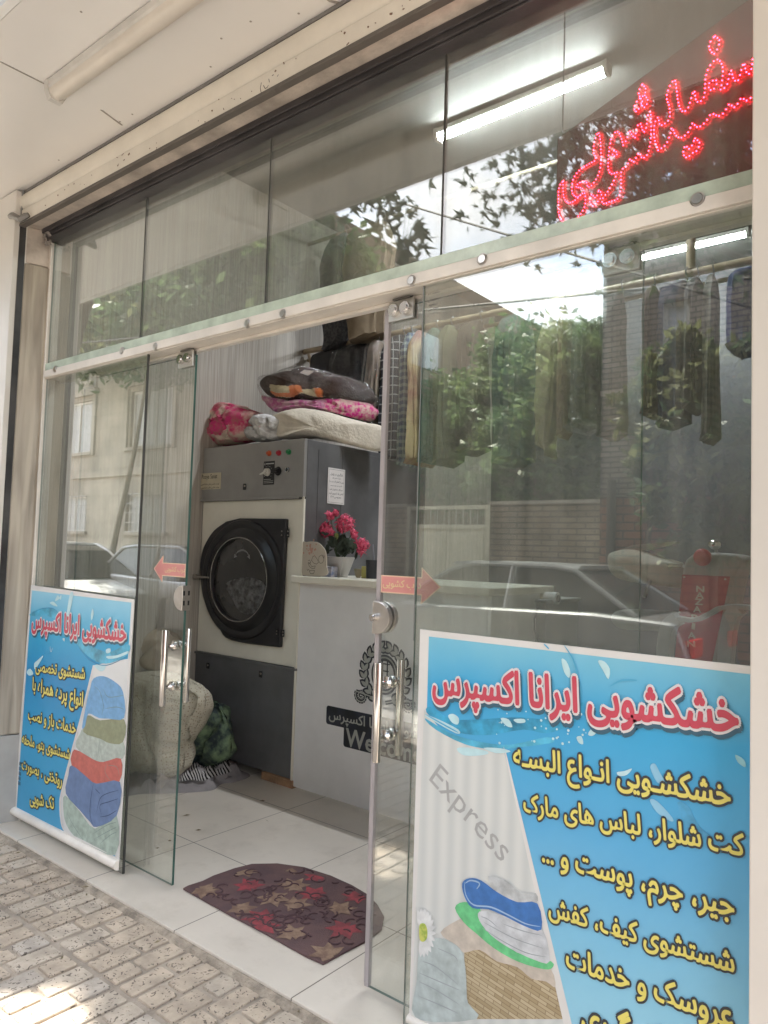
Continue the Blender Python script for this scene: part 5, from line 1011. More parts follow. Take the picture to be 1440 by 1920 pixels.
garment('dark grey jacket behind the brown blanket, leftmost on the rail',gp(590,642,790),F('charcoal_cloth',(0.054,0.054,0.056)),seed=3)
garment('black suit in glossy clear film behind the brown blanket',gp(640,700,800),F('black_cloth',(.018,.018,.02)),seed=4,cover=True)
garment('beige garment in crinkled clear film just left of the right door edge',gp(694,718,800,skew=-4),F('taupe_cloth',(.20,.16,.12)),seed=5,cover=True,depth=.06,y=YR-.09)
garment('black garment with thin white window check, just right of the door edge',gp(726,762,868),plaid('white_check',(.03,.03,.035),(.28,.28,.27),17),seed=6)
garment('narrow blue and grey plaid shirt beside the white checked garment',gp(762,780,872),plaid('blue_plaid',(.05,.07,.12),(.28,.32,.30),22,1),seed=7,depth=.09)
garment('long rust and tan coat, left of the pale green dress',gp(780,800,872,skew=2),F('rust_cloth',(0.217,0.104,0.068),(.38,.30,.16),vs_=5),seed=8,depth=.11)
garment('pale green dress behind the joint of the right pane',gp(803,828,868),F('mint_cloth',(0.104,0.150,0.120)),seed=9)
garment('olive yellow long coat right of the pale green dress',gp(829,856,872),F('olive_cloth',(0.130,0.130,0.078)),seed=10)
garment('dark brown coat in the shade of the trees reflection',gp(865,905,850),F('brown_cloth',(.06,.05,.04)),seed=11)
garment('teal dress left of the long cream curtain',gp(942,990,870),F('teal_cloth',(0.057,0.104,0.094)),seed=12,depth=.12)
garment('long cream yellow curtain hanging in the middle of the right pane',[(1030,575),(1050,640),(1048,700),(1042,770),(1032,858),(1028,800),(1026,842),(1011,840),(1008,760),(1012,690),(1014,640)],F('cream_curtain',(0.259,0.233,0.145)),seed=13,depth=.06,amp=.028)
garment('brown striped trousers right of the cream curtain',gp(1052,1066,820),F('tan_cloth',(.22,.15,.10)),seed=14,depth=.06)
garment('grey green shirt in clear film, left of the dark building reflection',gp(1080,1118,800),F('sage_cloth',(0.094,0.114,0.094)),seed=15,cover=True)
garment('dull grey coat hanging below the left end of the second tube',gp(1132,1170,820),F('slate_cloth',(0.062,0.062,0.065)),seed=16)
garment('brown suit hanging right of the pane joint',gp(1212,1236,780),F('cocoa_cloth',(0.052,0.039,0.029)),seed=17)
garment('navy suit hanging around the reflected window',gp(1240,1290,800),F('navy_cloth',(.02,.026,.05)),seed=18)
garment('grey blazer beside the navy suit',gp(1290,1318,770),F('steel_cloth',(0.068,0.068,0.070)),seed=19,depth=.11)
garment('white and grey chequered shirt over tan trousers near the right edge',gp(1322,1346,830),plaid('grey_gingham',(0.156,0.156,0.140),(.10,.11,.10),26,1),seed=20,depth=.08)
garment('royal blue dress hanging at the far right edge of the glass',gp(1372,1420,660),F('royal_cloth',(0.014,0.032,0.115)),seed=21,depth=.12)
# ---- tube lights
def tube_light(label,A,B,lit=True,col=(1,1,1),es=20,rad=.028,drop=0.,nrm=(0,0,-1)):
    A=Vector(A);B=Vector(B); t=thing('tube_light',label,'tube light',tuple((A+B)/2)); d=(B-A).normalized(); z=Vector((0,0,1)); s_=d.cross(z).normalized()
    hm=mat('tube_housing',(.62,.60,.56),.4); up=-Vector(nrm)
    P_=lambda p,ds,dz: p+s_*ds+up*dz
    a=MB()
    prof=[(-.036,.034),(.036,.034),(.034,.012),(.028,.004),(-.028,.004),(-.034,.012)]
    a.prism([P_(A,x,z_) for x,z_ in prof],B-A); obj('housing',a,hm,t,bevel=.002)
    a=MB(); n=12; a.prism([P_(A+d*.02,rad*math.cos(math.pi*i/n),.0035-rad*math.sin(math.pi*i/n)*.95) for i in range(n+1)],B-A-d*.04)
    m=mat('lit_diffuser_%d'%es,(.9,.9,.9),.4,emit=col,es=es) if lit else mat('unlit_diffuser',(.66,.61,.54),.3,var=.03)
    obj('diffuser',a,m,t,smooth=True)
    for e_,dd in ((A,d),(B,-d)):
        a=MB().prism([P_(e_-dd*.004,x,z_) for x,z_ in ((-.038,.036),(.038,.036),(.036,.0),(.022,-.028),(-.022,-.028),(-.036,0))],dd*.023); obj('end_cap',a,hm,t,bevel=.002)
    return t
zt_l=3.7
A=OZ(820,258,zt_l);B=OZ(1140,128,zt_l); tube_light('lit tube light on the ceiling above the upper panes, nearest the glass',(A[0],A[1],zt_l),(B[0],A[1],zt_l),es=44,col=(.90,.95,1.))
A=OZ(1138,497,zt_l);B=OZ(1395,446,zt_l); tube_light('lit tube light deep inside, seen through the right pane above the rail',(A[0],A[1],zt_l),(B[0]+.05,A[1],zt_l),es=45,col=(.90,.95,1.))
sl_=(zi-zo)/(yi-yo)
def onsoff(px,py,g=.0): d=ray(px,py); t_=(zi-g+sl_*(-D-yi)-H)/(d[2]-sl_*d[1]); return CAM+d*t_
A=onsoff(102,178,.04); yy=A[1]; zz=zi+sl_*(yy-yi)-.042
tube_light('unlit white tube light fixed under the outdoor canopy',(A[0],yy,zz),(A[0]+1.25,yy,zz),lit=False,rad=.030)
A=onsoff(190,160,.0)
# ---- LED sign
th_=math.radians(70.6-6); sd_=Vector((-math.sin(math.radians(66)),math.cos(math.radians(66)),0))
p0=Vector(OY(1408,200,.045)); nrm_=Vector((sd_.y,-sd_.x,0)); nrm_=nrm_ if nrm_.y<0 else -nrm_
def OS(px,py,lift=0.):
    d=Vector(ray(px,py)); q=p0+nrm_*lift; t=(q-Vector(CAM)).dot(nrm_)/d.dot(nrm_); return Vector(CAM)+d*t
TL=OS(1045,245);TR=OS(1412,12);BL_=OS(1040,447)
zt9=(TL.z+TR.z)/2; zb9=min(BL_.z,OS(1408,356).z)
ls=thing('led_sign','red illuminated dot lettering on a dark hanging panel behind the top right pane','led sign',((TL.x+TR.x)/2,(TL.y+TR.y)/2,zb9))
Rr=TL-sd_*((TL-OS(1412,200)).length+.10)
bkm=mat('sign_acrylic_glow',(.13,.010,.026),.25,var=.1,vs_=6)  # red in the panel colour stands in for the glow of the LEDs
a=MB().prism([Vector((TL.x,TL.y,zb9)),Vector((Rr.x,Rr.y,zb9)),Vector((Rr.x,Rr.y,zt9)),Vector((TL.x,TL.y,zt9))],-nrm_*.012); obj('sign_panel',a,bkm,ls,bevel=.002)
obj('hanging_wire',MB().tube([Vector((TL.x,TL.y,zt9))-nrm_*.004-sd_*.02,Vector((TL.x,TL.y,ZC))-nrm_*.004-sd_*.02],.0022,6),INK,ls)
LED=[[(1155,100),(1185,130),(1172,185),(1145,220),(1115,175),(1130,125),(1155,100)],
[(665,425),(688,460),(672,500),(645,520),(625,545),(608,585),(625,608),(650,575),(665,545),(640,490),(648,455),(665,425)],[(680,500),(700,530),(690,570),(672,580),(655,550)],
[(130,1080),(128,1130),(135,1190),(160,1225),(200,1215),(240,1180),(262,1160),(225,1185),(195,1165),(188,1120),(200,1060),(240,1005),(300,965),(345,940),(350,920),(335,880),(340,820),(365,750),(380,800),(385,900),(382,980),(360,1050),(320,1110),(295,1115),(285,1085),(250,1085),(215,1115),(262,1130),(278,1180),(275,1250),(240,1310),(190,1350),(140,1360),(105,1320),(98,1240),(98,1150),(110,1100),(130,1080)],
[(370,1140),(388,1165),(375,1205),(350,1225),(325,1245),(308,1210),(320,1170),(350,1190),(370,1140)],
[(475,870),(495,890),(480,910),(462,895),(475,870)],
[(535,835),(515,770),(490,745),(460,775),(445,840),(435,920),(435,1000),(460,1030),(492,1020),(470,1080),(430,1150),(395,1200),(400,1230),(450,1215),(500,1195),(520,1120),(522,1010),(560,975),(582,930),(605,950),(640,890),(660,920),(690,910),(710,860),(722,780),(722,680),(718,610),(700,640),(690,720),(670,745),(650,690),(625,720),(615,785),(590,760),(575,740),(560,790),(540,835)],
[(770,870),(750,810),(742,740),(750,680),(770,650),(785,700),(830,680),(850,640),(845,570),(828,520),(840,460),(880,395),(895,460),(905,540),(930,605),(970,590),(1000,500),(1015,470),(1030,540),(1070,530),(1085,480),(1090,390),(1105,330),(1135,280),(1170,258),(1195,280),(1208,330),(1200,420),(1190,460),(1230,440),(1245,390),(1262,330),(1280,390),(1310,400),(1335,320),(1350,280),(1365,340),(1390,350),(1405,290),(1412,230)],
[(1140,400),(1165,400),(1160,440),(1130,465),(1110,440),(1120,410),(1140,400)],
[(770,870),(820,835),(850,770),(865,720),(890,770),(930,785),(980,740),(1000,690),(1040,715),(1090,680),(1130,625),(1180,640),(1220,610),(1250,560),(1290,580),(1330,520),(1370,535),(1412,500)],
[(1020,790),(1050,820),(1035,870),(1000,890),(965,920),(940,890),(955,840),(985,860),(1020,790)]]
a=MB()
for pl9 in LED:
    q=[OS(1020+x/3.6,40+y/3.6,.006) for x,y in smoothp(pl9,5,False)]
    acc=0; step=.0105; last=q[0]; pts9=[q[0]]
    for p,r9 in zip(q[:-1],q[1:]):
        L9=(r9-p).length; t=step-acc
        while t<L9: pts9.append(p+(r9-p)*(t/L9)); t+=step
        acc=(acc+L9)%step
    for p in pts9: a.ball(p,.0019,6)
obj('led_lettering',a,mat('led_red',(.9,.1,.08),.4,emit=(1.,.012,.035),es=13),ls)
# ---- doormat
dmt=thing('doormat','half round plum brown doormat with red and tan maple leaves','doormat',tuple(OZ(560,1720,0)))
mp_=[(343,1669),(352,1664),(380,1655),(400,1645),(440,1631),(472,1623),(520,1622),(570,1629),(620,1645),(660,1663),(690,1681),(708,1700),(720,1722),(716,1745),(700,1758),(690,1766),(640,1792),(606,1811),(575,1797),(500,1755),(430,1718),(380,1690)]
base=[Vector(OZ(*p,.0)) for p in mp_]; mm_=MB().prism([v+Vector((0,0,.001)) for v in base],(0,0,.007))
matm=fabric('mat_plum',(.17,.105,.10),(.13,.085,.088),vs_=7,bs=300,bump=.8); obj('mat_base',mm_,matm,dmt,bevel=.002)
cc=sum(base,Vector())/len(base)
def star(c,r,ang,k=5):
    o=[]; 
    for i,(a_,l) in enumerate(((0,1),(22,.55),(48,.9),(72,.45),(100,.75),(130,.35),(165,.45),(180,.15),(195,.45),(230,.35),(260,.75),(288,.45),(312,.9),(338,.55))):
        t=math.radians(a_+ang); o.append(c+Vector((math.cos(t)*r*l,math.sin(t)*r*l,0)))
    q=[]
    for p in o:
        for k9 in range(12):
            if inpoly(proj(p),[((a[0]-560)*.97+560,(a[1]-1712)*.95+1712) for a in mp_]): break
            p=c+(p-c)*.82
        q.append(p)
    return q
def cm(x,y): return (330+x/3.6,1600+y/3.6)
redl=[(500,240),(950,290),(960,180),(1240,310),(600,450),(1150,520),(590,500)]; tanl=[(180,260),(480,125),(780,240),(430,385),(780,120),(790,360),(1090,390),(780,570),(650,310),(1040,700)]
for lst,mn,cc1,cc2 in ((redl,'mat_leaf_red',(.34,.07,.08),(.20,.06,.065)),(tanl,'mat_leaf_tan',(.29,.20,.14),(.19,.12,.09))):
    a=MB()
    for i,(x,y) in enumerate(lst):
        c=Vector(OZ(*cm(x,y),.0))+Vector((0,0,.0088+.00015*i)); a.add(star(c,rng.uniform(.072,.088),rng.uniform(0,360)),[tuple(range(14))])
    obj('printed_leaf',a,fabric(mn,cc1,cc2,vs_=30),dmt)
a=MB()
for i in range(95):
    for _ in range(50):
        px,py=rng.uniform(345,720),rng.uniform(1625,1810)
        if inpoly((px,py),[((p[0]-560)*.93+560,(p[1]-1712)*.90+1712) for p in mp_]): break
    c=Vector(OZ(px,py,0))+Vector((0,0,.0092)); r_=rng.uniform(.012,.034); a0=rng.uniform(0,6.28); ln=rng.uniform(1.5,5.2); dr9=rng.choice((-1,1)); st=rng.uniform(.3,1)
    pts=[c+Vector((math.cos(a0+dr9*ln*k/9)*r_*(1-st*.6*k/9),math.sin(a0+dr9*ln*k/9)*r_*(1-st*.6*k/9),0)) for k in range(10)]
    a.tube(pts,[.0014]+[.0034]*8+[.0014],5)
obj('raised_scroll',a,fabric('mat_scroll',(.105,.062,.066)),dmt,smooth=True)
# dry leaves and specks on the floor
a=MB()
for (px,py) in ((360,1672),(608,1772),(590,1778),(318,1578),(295,1592),(372,1558),(425,1460),(492,1503),(500,1540),(760,1560),(350,1530)):
    c=Vector(OZ(px,py,0))+Vector((0,0,.003)); t=rng.uniform(0,3.1); l=rng.uniform(.008,.018)
    a.add([c+Vector((-l*math.cos(t),-l*math.sin(t),0)),c+Vector((-.004*math.sin(t),.004*math.cos(t),.004)),c+Vector((l*math.cos(t),l*math.sin(t),.002)),c+Vector((.004*math.sin(t),-.004*math.cos(t),.0))],[(0,1,2,3)])
o=obj('leaf_litter',a,mat('dry_leaf',(.16,.12,.06),.8),kind='stuff'); o['label']='scattered dry leaf bits on the floor tiles'; o['category']='litter'
a=MB()
for i in range(150):
    x=rng.uniform(-5,1);y=-.14-abs(rng.normal())*.10 if rng.random()<.6 else rng.uniform(-1.6,-.14); c=Vector((x,y,PZ+.008)); t=rng.uniform(0,6.3); l=rng.uniform(.004,.014)
    a.add([c+Vector((-l*math.cos(t),-l*math.sin(t),0)),c+Vector((-.003*math.sin(t),.003*math.cos(t),.004)),c+Vector((l*math.cos(t),l*math.sin(t),.003)),c+Vector((.003*math.sin(t),-.003*math.cos(t),.0))],[(0,1,2,3)])
o=obj('leaf_litter',a,mat('dry_leaf_pale',(.24,.19,.11),.85,var=.3,vs_=40),kind='stuff'); o['label']='scattered leaf bits and twigs on the brick pavement'; o['category']='litter'
# ============================================================ THE STREET OPPOSITE (seen in the glass)
def MR(px,py,Y): p=OY(px,py,Y); return np.array([p[0],-Y,p[2]])
def brickmat(name,c1_,c2_,mo,bw=.24,rh=.075,ms=.010,axis=0,rough=.9):
    m=mat(name,c1_,rough); Nn,Ll,b=nodes(m); tc=Nn.new('ShaderNodeTexCoord'); sp=Nn.new('ShaderNodeSeparateXYZ'); cb=Nn.new('ShaderNodeCombineXYZ'); br=Nn.new('ShaderNodeTexBrick'); Ll.new(tc.outputs['Object'],sp.inputs[0]); ad=Nn.new('ShaderNodeMath'); ad.operation='ADD'; Ll.new(sp.outputs[0],ad.inputs[0]); Ll.new(sp.outputs[1],ad.inputs[1]); Ll.new(ad.outputs[0],cb.inputs[0]); Ll.new(sp.outputs[2],cb.inputs[1]); Ll.new(cb.outputs[0],br.inputs[0])
    br.inputs['Scale'].default_value=1; br.inputs['Brick Width'].default_value=bw; br.inputs['Row Height'].default_value=rh; br.inputs['Mortar Size'].default_value=ms; br.inputs['Color1'].default_value=(*c1_,1); br.inputs['Color2'].default_value=(*c2_,1); br.inputs['Mortar'].default_value=(*mo,1)
    n=Nn.new('ShaderNodeTexNoise'); n.inputs['Scale'].default_value=1.6; n.inputs['Detail'].default_value=7; Ll.new(tc.outputs['Object'],n.inputs[0]); mr=Nn.new('ShaderNodeMapRange'); mr.inputs[1].default_value=.3; mr.inputs[2].default_value=.7; mr.inputs[3].default_value=.62; mr.inputs[4].default_value=1.15; Ll.new(n.outputs['Fac'],mr.inputs[0]); mu=Nn.new('ShaderNodeVectorMath'); mu.operation='SCALE'; Ll.new(br.outputs[0],mu.inputs[0]); Ll.new(mr.outputs[0],mu.inputs['Scale']); Ll.new(mu.outputs[0],b.inputs['Base Color'])
    bp=Nn.new('ShaderNodeBump'); bp.inputs['Strength'].default_value=.6; bp.inputs['Distance'].default_value=.01; bp.invert=True; Ll.new(br.outputs['Fac'],bp.inputs['Height']); Ll.new(bp.outputs[0],b.inputs['Normal']); return m
BRW=brickmat('old_brick',(.36,.29,.21),(.28,.215,.155),(.15,.125,.10)); BRD=brickmat('grey_brown_brick',(.34,.29,.25),(.24,.205,.18),(.12,.11,.10),.22,.065); BRR=brickmat('red_brick',(.34,.155,.11),(.27,.13,.09),(.10,.07,.06),.28,.10)
STN=brickmat('cream_stone',(.43,.385,.32),(.40,.36,.30),(.31,.28,.23),.60,.30,.006); TAN=brickmat('tan_brick',(.30,.215,.15),(.26,.185,.13),(.2,.15,.12),.24,.08,.006)
def facade(mb,x0,x1,z0,z1,yf,holes,dep=.14,mi=0):
    """street facing wall face at y=yf (facing +y) with recessed openings"""
    xs=sorted({x0,x1,*[h[0] for h in holes],*[h[1] for h in holes]}); zs=sorted({z0,z1,*[h[2] for h in holes],*[h[3] for h in holes]})
    for i in range(len(xs)-1):
        for j in range(len(zs)-1):
            cx,cz=(xs[i]+xs[i+1])/2,(zs[j]+zs[j+1])/2
            if any(h[0]<cx<h[1] and h[2]<cz<h[3] for h in holes): continue
            mb.add([(xs[i],yf,zs[j]),(xs[i+1],yf,zs[j]),(xs[i+1],yf,zs[j+1]),(xs[i],yf,zs[j+1])],[(0,1,2,3)],mi)
    for a_,b_,c_,d_ in holes:
        mb.add([(a_,yf,c_),(b_,yf,c_),(b_,yf,d_),(a_,yf,d_),(a_,yf-dep,c_),(b_,yf-dep,c_),(b_,yf-dep,d_),(a_,yf-dep,d_)],[(0,1,5,4),(1,2,6,5),(2,3,7,6),(3,0,4,7)],mi)
def bwindow(par,h,yf,bars=0,fm=None,mull=1,sill=True):
    x0,x1,z0,z1=h; y=yf-.12; fm=fm or mat('window_frame_white',(.62,.60,.56),.4)
    a=MB(); f_=.05
    a.box((x0,y,z0),(x0+f_,y+.05,z1)); a.box((x1-f_,y,z0),(x1,y+.05,z1)); a.box((x0+f_,y,z0),(x1-f_,y+.05,z0+f_)); a.box((x0+f_,y,z1-f_),(x1-f_,y+.05,z1))
    for k in range(mull): xm=x0+(x1-x0)*(k+1)/(mull+1); a.box((xm-.02,y+.001,z0+f_),(xm+.02,y+.049,z1-f_))
    w_=obj('window',a,fm,par); obj('pane',MB().box((x0+f_,y+.01,z0+f_),(x1-f_,y+.018,z1-f_)),mat('far_window_glass',(.045,.055,.065),.08,spec=.8),w_)
    if sill: obj('sill',MB().box((x0-.08,yf-.02,z0-.07),(x1+.08,yf+.07,z0-.001)),STN,w_)
    if bars:
        a=MB()
        for k in range(bars+1): x=x0+(x1-x0)*k/bars; a.cyl((x,yf+.02,z0),(x,yf+.02,z1),.009,6)
        for k in range(5): z=z0+(z1-z0)*k/4; a.cyl((x0,yf+.02,z),(x1,yf+.02,z),.009,6)
        obj('grille',a,mat('grille_white',(.55,.53,.5),.5),w_)
WY=-7.05; GZ=ROADZ+.10
# cream stone house
hx1=MR(622,400,7.05)[0]; hz1=MR(622,398,7.05)[2]
ho=thing('stone_house','cream stone house with barred windows reflected in the left part of the glass','house',(-15,WY-3,GZ))
up=[];dn=[]
u0=MR(247,745,7.05); u1=MR(270,835,7.05); d0=MR(240,935,7.05); d1=MR(300,985,7.05)
for k in range(-2,6):
    x=u0[0]+k*2.9
    if x+1.5<hx1-.4: up.append((x,x+1.35,3.35,4.55)); 
    if x+1.5<hx1-.4 and k!=1: dn.append((x,x+1.3,1.55,2.35))
dr9=(u0[0]+2.9+.2,u0[0]+2.9+1.25,GZ+.02,2.1)
a=MB(); facade(a,-34,hx1,GZ,hz1,WY,up+dn+[dr9]); a.add([(-34,WY,hz1),(hx1,WY,hz1),(hx1,WY-14,hz1),(-34,WY-14,hz1)],[(0,1,2,3)]); a.add([(-34,WY-14,GZ),(hx1,WY-14,GZ),(hx1,WY-14,hz1),(-34,WY-14,hz1)],[(0,1,2,3)])
obj('wall',a,STN,ho)
a=MB(); a.add([(hx1,WY,GZ),(hx1,WY-14,GZ),(hx1,WY-14,hz1),(hx1,WY,hz1)],[(0,1,2,3)]); a.box((hx1+.001,WY-3.2,4.9),(hx1+.02,WY-2.2,5.6),1); obj('side_wall',a,[TAN,mat('far_window_glass')],ho,label='tan brick side wall with a small window')
for h in up: bwindow(ho,h,WY)
for h in dn: bwindow(ho,h,WY,bars=6)
a=MB()
for h in up: a.box((h[0]-.22,WY+.001,h[3]+.10),(h[1]+.22,WY+.10,h[3]+.24)); a.box((h[0]-.18,WY+.001,h[2]-.08),(h[0]-.06,WY+.05,h[3]+.099)); a.box((h[1]+.06,WY+.001,h[2]-.08),(h[1]+.18,WY+.05,h[3]+.099))
obj('window_moulding',a,STN,ho); obj('cornice',MB().box((-34,WY+.001,hz1-.25),(hx1+.05,WY+.16,hz1+.08)),STN,ho); obj('string_course',MB().box((-34,WY+.001,2.75),(hx1,WY+.06,2.88)),STN,ho)
a=MB().box((dr9[0],WY-.12,dr9[2]),(dr9[1],WY-.07,dr9[3])); d9=obj('door',a,mat('far_door_cream',(.50,.45,.36),.5),ho); obj('handle',MB().box((dr9[1]-.12,WY-.069,.95),(dr9[1]-.08,WY-.03,1.1)),BRUSHED,d9)
# yard wall and gate
g0=MR(762,950,7.05)[0]; g1=MR(912,950,7.05)[0]; wz=MR(1000,945,7.05)[2]
bx=MR(1132,700,7.05)[0]
yw=thing('garden_wall','low tan brick garden wall between the cream gate and the dark brick building','wall',((g1+bx)/2,WY-.1,GZ))
obj('wall',MB().box((g1+.06,WY-.22,GZ-.2),(bx-.01,WY,wz)),BRW,yw); obj('coping',MB().box((g1+.05,WY-.25,wz+.001),(bx-.01,WY+.03,wz+.045)),mat('coping_stone',(.40,.36,.30),.9),yw)
yw=thing('garden_wall','stretch of brick garden wall left of the cream gate','wall',((hx1+g0)/2,WY-.1,GZ))
obj('wall',MB().box((hx1+.01,WY-.22,GZ-.2),(g0-.06,WY,wz)),BRW,yw); obj('coping',MB().box((hx1+.01,WY-.25,wz+.001),(g0-.05,WY+.03,wz+.045)),mat('coping_stone'),yw)
ga=thing('yard_gate','cream metal double yard gate with a barred top strip','gate',((g0+g1)/2,WY-.05,GZ)); gm=mat('gate_cream',(.50,.46,.36),.45,var=.08)
a=MB(); a.box((g0-.055,WY-.12,GZ-.1),(g0,WY+.01,wz)); a.box((g1,WY-.12,GZ-.1),(g1+.055,WY+.01,wz)); a.box((g0,WY-.10,wz-.05),(g1,WY-.01,wz-.001)); obj('frame',a,gm,ga)
gc=(g0+g1)/2
for x0,x1 in ((g0+.01,gc-.005),(gc+.005,g1-.01)):
    a=MB().box((x0,WY-.09,GZ+.05),(x1,WY-.06,wz-.32)); a.box((x0,WY-.092,wz-.33),(x1,WY-.03,wz-.27)); 
    for k in range(2): a.box((x0+.05,WY-.0595,GZ+.15+k*.80),(x1-.05,WY-.045,GZ+.85+k*.80))
    for k in range(6): x=x0+.04+k*(x1-x0-.08)/5; a.cyl((x,WY-.06,wz-.27),(x,WY-.06,wz-.055),.009,6)
    obj('gate_leaf',a,gm,ga,bevel=.004)
obj('lock_box',MB().box((gc+.01,WY-.045,.85),(gc+.13,WY-.02,1.0)),STEEL,ga)
# dark brick building
bt=5.35; bh=thing('brick_building','dark brick building with one narrow white framed window, reflected at the right of the glass','building',(1,WY-3,GZ))
w0=MR(1243,567,7.05);w1=MR(1292,657,7.05)
holes=[(w0[0],w1[0]+.02,w1[2],w0[2]-.02),(w0[0]+2.2,w1[0]+2.3,w1[2],w0[2]-.02)]
a=MB(); facade(a,bx,6,2.05,bt,WY+.05,holes); a.add([(bx,WY+.05,GZ),(bx,WY-8,GZ),(bx,WY-8,bt),(bx,WY+.05,bt)],[(0,1,2,3)]); a.add([(bx,WY+.05,bt),(6,WY+.05,bt),(6,WY-8,bt),(bx,WY-8,bt)],[(0,1,2,3)]); obj('wall',a,BRD,bh)
a=MB(); facade(a,bx,6,GZ,2.05,WY+.05,[]); obj('lower_wall',a,BRR,bh)
for h in holes: bwindow(bh,h,WY+.05,mull=0)
obj('string_course',MB().box((bx,WY+.051,3.30),(6,WY+.09,3.36)),mat('coping_stone'),bh)
c=MR(1148,950,6.95); obj('downpipe',MB().tube([(c[0],-6.92,GZ),(c[0],-6.92,2.25)],.055,10),mat('pipe_dark',(.05,.045,.04),.6),bh,smooth=True)
# ---- trees
def leafmat(name,c,c2):
    m=mat(name,c,.5,col2=c2,vs_=1.3); nt=m.node_tree; N=nt.nodes; L=nt.links; b=N['Principled BSDF']; b.inputs['Specular IOR Level'].default_value=.3
    tr=N.new('ShaderNodeBsdfTranslucent'); s_=b.inputs['Base Color'].links[0].from_socket; g=N.new('ShaderNodeGamma'); g.inputs[1].default_value=.85; L.new(s_,g.inputs[0]); L.new(g.outputs[0],tr.inputs[0]); mx=N.new('ShaderNodeMixShader'); mx.inputs[0].default_value=.38; L.new(b.outputs[0],mx.inputs[1]); L.new(tr.outputs[0],mx.inputs[2]); L.new(mx.outputs[0],N['Material Output'].inputs[0]); return m
BARK=mat('bark',(.16,.125,.09),.95,var=.2,vs_=9,bump=.9,bs=30); LF1=leafmat('leaf_green',(.105,.17,.06),(.055,.10,.04)); LF2=leafmat('leaf_light',(.16,.22,.075),(.085,.13,.05)); LF3=leafmat('leaf_plane',(.075,.115,.05),(.045,.075,.035)); LF4=leafmat('leaf_olive',(.16,.18,.07),(.09,.10,.045))
def tree(name,label,cat,base,h,crown_c,crown_r,nleaf,ls_,lm,seed=0,shape_='q',trunk_r=.12,nb=9,group=None,clump=.32,ncl=90,lo_=3,inv=None):
    r=np.random.default_rng(seed); t=thing(name,label,cat,tuple(base),group); base=np.array(base,float); cc=np.array(crown_c,float); cr=np.array(crown_r,float)
    tb=MB(); top=np.array([cc[0],cc[1],cc[2]]); k=7; pts=[base+(top-base)*(i/k)+np.array([math.sin(i*1.3+seed),math.cos(i*1.1+seed),0])*.05*i/k*2 for i in range(k+1)]; tb.tube(pts,[trunk_r*(1-.75*i/k) for i in range(k+1)],10); obj('trunk',tb,BARK,t,smooth=True)
    br=MB(); C_=[]
    for i in range(ncl):
        d=r.normal(size=3); d/=np.linalg.norm(d); q=r.random()**.45; p=cc+d*cr*q
        if inv and inv(p): continue
        C_.append(p)
    C_=np.array(C_)
    for i in range(min(nb*6,len(C_))):
        p=C_[i]; s0=pts[int(r.integers(lo_,k))]; mid=(s0+p)/2+r.normal(size=3)*.12*cr.mean(); mid[2]+=.1
        rr=trunk_r*(.30 if i<nb else .12); q3=(mid+p)/2+r.normal(size=3)*.05*cr.mean(); br.tube([s0,mid,q3,p],[rr,rr*.65,rr*.4,rr*.12],6)
    obj('branches',br,BARK,t,smooth=True)
    idx=r.integers(0,len(C_),nleaf); cs=clump*(.6+.8*r.random(len(C_))); P=C_[idx]+r.normal(size=(nleaf,3))*cs[idx][:,None]*np.array([1,1,.75])*cr.mean()*.33*1.0
    if inv: P=P[[not inv(p) for p in P]]
    n=len(P); U=r.normal(size=(n,3)); U[:,2]-=.35; U/=np.linalg.norm(U,axis=1)[:,None]; W=np.cross(U,r.normal(size=(n,3))); W/=np.linalg.norm(W,axis=1)[:,None]; S_=ls_*(.6+.8*r.random(n))[:,None]; Nn_=np.cross(U,W)
    if shape_=='q':
        T=[(0,0,0),(.42,.24,.04),(1,0,-.05),(.42,-.24,.04)]
    else:
        T=[(0,0,0)]
        for a_,l in ((-118,.42),(-92,.20),(-62,.80),(-36,.30),(0,1.05),(36,.30),(62,.80),(92,.20),(118,.42)): T.append((.25+l*math.cos(math.radians(a_))*.75,l*math.sin(math.radians(a_))*.75,-.10*l*l))
    V=np.stack([P+S_*(a_*U+b_*W+c_*Nn_) for a_,b_,c_ in T],1).reshape(-1,3); m_=len(T)
    me=bpy.data.meshes.new('leaves'); V=V-np.array(base); me.vertices.add(len(V)); me.vertices.foreach_set('co',V.astype(np.float32).ravel()); me.loops.add(n*m_); me.loops.foreach_set('vertex_index',np.arange(n*m_,dtype=np.int32)); me.polygons.add(n); me.polygons.foreach_set('loop_start',np.arange(0,n*m_,m_,dtype=np.int32)); me.polygons.foreach_set('loop_total',np.full(n,m_,dtype=np.int32))
    mi=r.random(len(C_))[idx[:n]] if not inv else r.random(n); me.update(); me.materials.append(lm[0]); me.materials.append(lm[-1]); me.polygons.foreach_set('material_index',(mi<.4).astype(np.int32)); me.update()
    o=bpy.data.objects.new('leaves',me); C.objects.link(o); o.parent=t; return t
g_='trees behind the garden wall'
for i,(px,py,Y,rx,rz,lab) in enumerate(((900,820,9.0,1.25,1.15,'bushy tree behind the gate, lowest of the yard trees'),(985,765,9.6,1.35,1.45,'feathery tree above the middle of the garden wall'),(1085,765,8.6,.95,1.45,'tree standing closest to the dark brick building'),(820,825,10.5,1.6,1.25,'dense tree between the stone house and the gate'))):
    c=MR(px,py,Y); tree('yard_tree',lab,'tree',(c[0],c[1],GZ),4,c,(rx,1.2,rz),20000,.135,[LF1,LF2],seed=20+i,group=g_,ncl=120,clump=.40)
c=MR(1000,880,7.9); tree('garden_shrub','bright green shrub leaning over the garden wall','shrub',(c[0],c[1],GZ),2,c,(1.5,.6,.8),9000,.12,[LF2,LF1],seed=31,trunk_r=.05,ncl=70)
